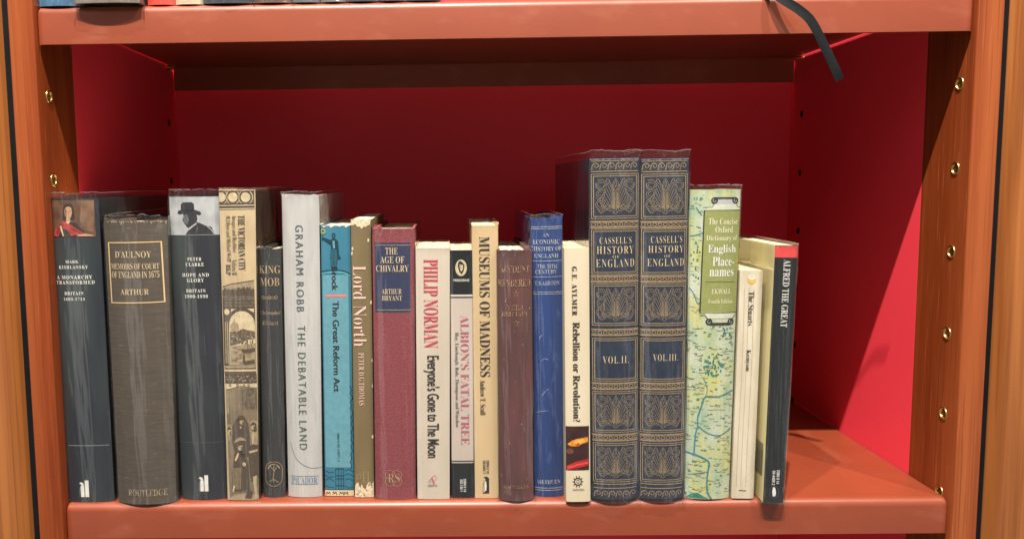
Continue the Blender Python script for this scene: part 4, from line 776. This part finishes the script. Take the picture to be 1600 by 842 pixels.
# 19 -- thin cream paperback
B = Book(0.4892, 0.5052, 0.0021, 0.1675, lean=rad(0.85), depth=0.111, b=0.0008, n=5, tb=0.0004, inset=0.0004, jit=0.0002, cover='worn_cream', pages='paper_edge', quad=(1157, 1193, 423, 1143, 1178, 779), label='short creased cream paperback with a small orange round emblem')
B.text('The Stuarts', 'black_ink', 1168.6, 455, 1177.8, 507, style='serif', vert=True); B.text('Kenyon', 'photo_dark', 1163.4, 544.5, 1172.4, 577, style='serif', vert=True)
B.poly('publisher_emblem', 'orange', oval(1174.3, 436, 7, 7.4), 1); B.poly('publisher_emblem', 'white_ink', oval(1174.6, 433, 5.6, 4.2), 2); B.stroke('publisher_emblem', 'sepia', oval(1172.6, 432, 2, 2.2, 8), 0.0002, 3, True); B.stroke('publisher_emblem', 'sepia', oval(1176.6, 432, 2, 2.2, 8), 0.0002, 3, True)
B.stroke('printed_rule', 'umber', [(1154, 766), (1158, 765.4), (1162, 766.4), (1166, 765.8)], 0.0005, 1)
for x in (1163, 1170, 1178): B.stroke('crease', 'fawn', smooth_line([(x, 450), (x - 4 + random.uniform(-1, 1), 560), (x - 10, 690), (x - 13, 760)], 5), 0.00028, 0)
B.finish()

# 20 -- black paperback with a red head band, right end of the row
B = Book(0.5088, 0.5232, -0.0070, 0.1857, wt=0.0160, lean=rad(1.35), depth=0.128, b=0.0010, n=5, tb=0.0004, inset=0.0005, cover='black_paper', sides='yellow_cover', pages='paper_edge', quad=(1211, 1249, 384, 1193, 1223, 786), label='black paperback with a red head band and yellow cover, rightmost in the row')
B.rect('printed_band', 'scarlet', 1208, 384.6, 1252, 402.5, 0); B.text('ALFRED THE GREAT', 'white_ink', 1221.6, 405.7, 1232.6, 509, style='mid', vert=True)
B.text('ISBN 0 14', 'white_ink', 1212.6, 733, 1217.2, 755, style='sansb', vert=True); B.text('04 4409 2', 'white_ink', 1206, 734, 1210.6, 757, style='sansb', vert=True)
B.stroke('publisher_emblem', 'photo_mid', oval(1209, 768, 6.8, 9.6), 0.0003, 1, True); B.poly('publisher_emblem', 'white_ink', [(1207, 761), (1209.5, 760), (1211, 763), (1212, 770), (1210.5, 775), (1206.8, 775), (1206, 768)], 2)
B.finish(); B.film(0.0010, off=0.0005, rough=0.0004, reach=1.0, foot=0.0006, jag=0.0005)
bars = []; y_ = 0.004
while y_ < 0.018:
    d_ = random.choice([.0003, .0005, .0008]); bars.append((y_, y_ + d_, 0.018, 0.042)); y_ += d_ + random.choice([.0004, .0006])
B.side('bar_code', 'black_ink', -1, bars)

# ------------------------------------------------------------------ the row on the upper shelf (only its foot is in view)
ZU = H2 + T
U = [(0.0006, 0.0278, 'upper_blue', (0.05, 0.16, 0.30), 0.20, 'glossy blue book, leftmost on the upper shelf', 0.0005, True),
     (0.0286, 0.0735, 'upper_grey', (0.22, 0.18, 0.15), 0.22, 'wide grey-brown book overhanging the upper shelf edge', -0.0075, True),
     (0.0762, 0.0952, 'upper_red', (0.70, 0.07, 0.05), 0.19, 'bright red book on the upper shelf', 0.0015, False),
     (0.0957, 0.1150, 'upper_cream', (0.60, 0.46, 0.33), 0.19, 'cream book beside the red one on the upper shelf', 0.0015, False),
     (0.1156, 0.1492, 'upper_navy', (0.03, 0.035, 0.05), 0.22, 'dark blue-black book in crinkled film right of the cream one on the upper shelf', 0.0005, True),
     (0.1500, 0.1765, 'upper_brown', (0.13, 0.06, 0.05), 0.21, 'reddish brown book in clear film on the upper shelf', 0.0010, True),
     (0.1774, 0.1966, 'upper_steel', (0.12, 0.13, 0.15), 0.20, 'steel grey book between the brown and the ash grey ones on the upper shelf', 0.0012, True),
     (0.1974, 0.2146, 'upper_ash', (0.19, 0.18, 0.19), 0.21, 'ash grey book right of the steel grey one on the upper shelf', 0.0012, True),
     (0.2154, 0.2366, 'upper_ink', (0.03, 0.035, 0.045), 0.20, 'blackish book right of the ash grey one on the upper shelf', 0.0012, True),
     (0.2374, 0.2545, 'upper_plum', (0.06, 0.03, 0.04), 0.20, 'dark plum book second from the right end on the upper shelf', 0.0012, True),
     (0.2553, 0.2805, 'upper_slate', (0.05, 0.055, 0.065), 0.21, 'dark slate book at the right end of the upper row', 0.0014, True)]
for x0, x1, mn, c, h, lab, y, fl in U:
    mat(mn, c, tuple(v * 0.6 for v in c), rough=0.4, scale=(120, 120, 120), bump=0.2, bscale=(400, 400, 400))
    B = Book(x0, x1, y, h, depth=0.14, b=0.0024, n=2.4, cover=mn, zbase=ZU, label=lab, group='books standing on the upper shelf')
    if fl: B.film(0.003, rough=0.0007, foot=0.0010)
mat('upper_black', (0.03, 0.03, 0.033), (0.02, 0.02, 0.022), rough=0.5)
B = Book(0.488, 0.520, 0.012, 0.20, depth=0.14, b=0.0024, n=2.4, cover='upper_black', zbase=ZU, label='dark book whose black ribbon bookmark hangs over the upper shelf edge', group='books standing on the upper shelf')
# its ribbon bookmark, out at the foot and over the shelf edge
path = smooth_line([(0.5010, 0.030, ZU + .0012), (0.5030, 0.008, ZU + .0008), (0.5068, -0.0042, ZU - .0005), (0.5130, -0.0100, 0.3513), (0.5225, -0.0128, 0.3440), (0.5302, -0.0135, 0.3360), (0.5400, -0.0130, 0.3186), (0.5470, -0.0128, 0.3050), (0.5508, -0.0120, 0.2978)], 8)
bm = bmesh.new(); rows = []; o0 = B.root.location
for i, p in enumerate(path):
    a = Vector(path[max(i - 1, 0)]); c = Vector(path[min(i + 1, len(path) - 1)]); t = (c - a).normalized()
    f = min(1, i / 20); nrm = (Vector((0, -1, 0)) * f + Vector((0, 0, 1)) * (1 - f)); side_ = t.cross(nrm).normalized()
    nn = side_.cross(t).normalized(); w = 0.0031
    cut = 0.0028 if i == len(path) - 1 else 0
    row = []
    for q in (-1, -.5, 0, .5, 1):
        for th in (0, 1):
            row.append(bm.verts.new(Vector(p) - o0 + side_ * w * q + nn * (0.0006 * (1 - q * q) * math.sin(i * .16)) + nn * (0.00035 * (th - .5)) - t * cut * (q * (1 if side_.x > 0 else -1) + 1) * .5))
    rows.append(row)
for a, c in zip(rows, rows[1:]):
    for k in range(4):
        bm.faces.new((a[2 * k], a[2 * k + 2], c[2 * k + 2], c[2 * k])); bm.faces.new((a[2 * k + 1], c[2 * k + 1], c[2 * k + 3], a[2 * k + 3]))
    bm.faces.new((a[0], c[0], c[1], a[1])); bm.faces.new((a[8], a[9], c[9], c[8]))
for r_ in (rows[0], rows[-1]):
    for k in range(4): bm.faces.new((r_[2 * k], r_[2 * k + 1], r_[2 * k + 3], r_[2 * k + 2]))
bmesh.ops.recalc_face_normals(bm, faces=bm.faces)
link_mesh('ribbon_bookmark', bm, 'ribbon_satin', B.root, smooth=rad(50))

S.cycles.transparent_max_bounces = 24; S.cycles.max_bounces = 8; S.cycles.use_denoising = True
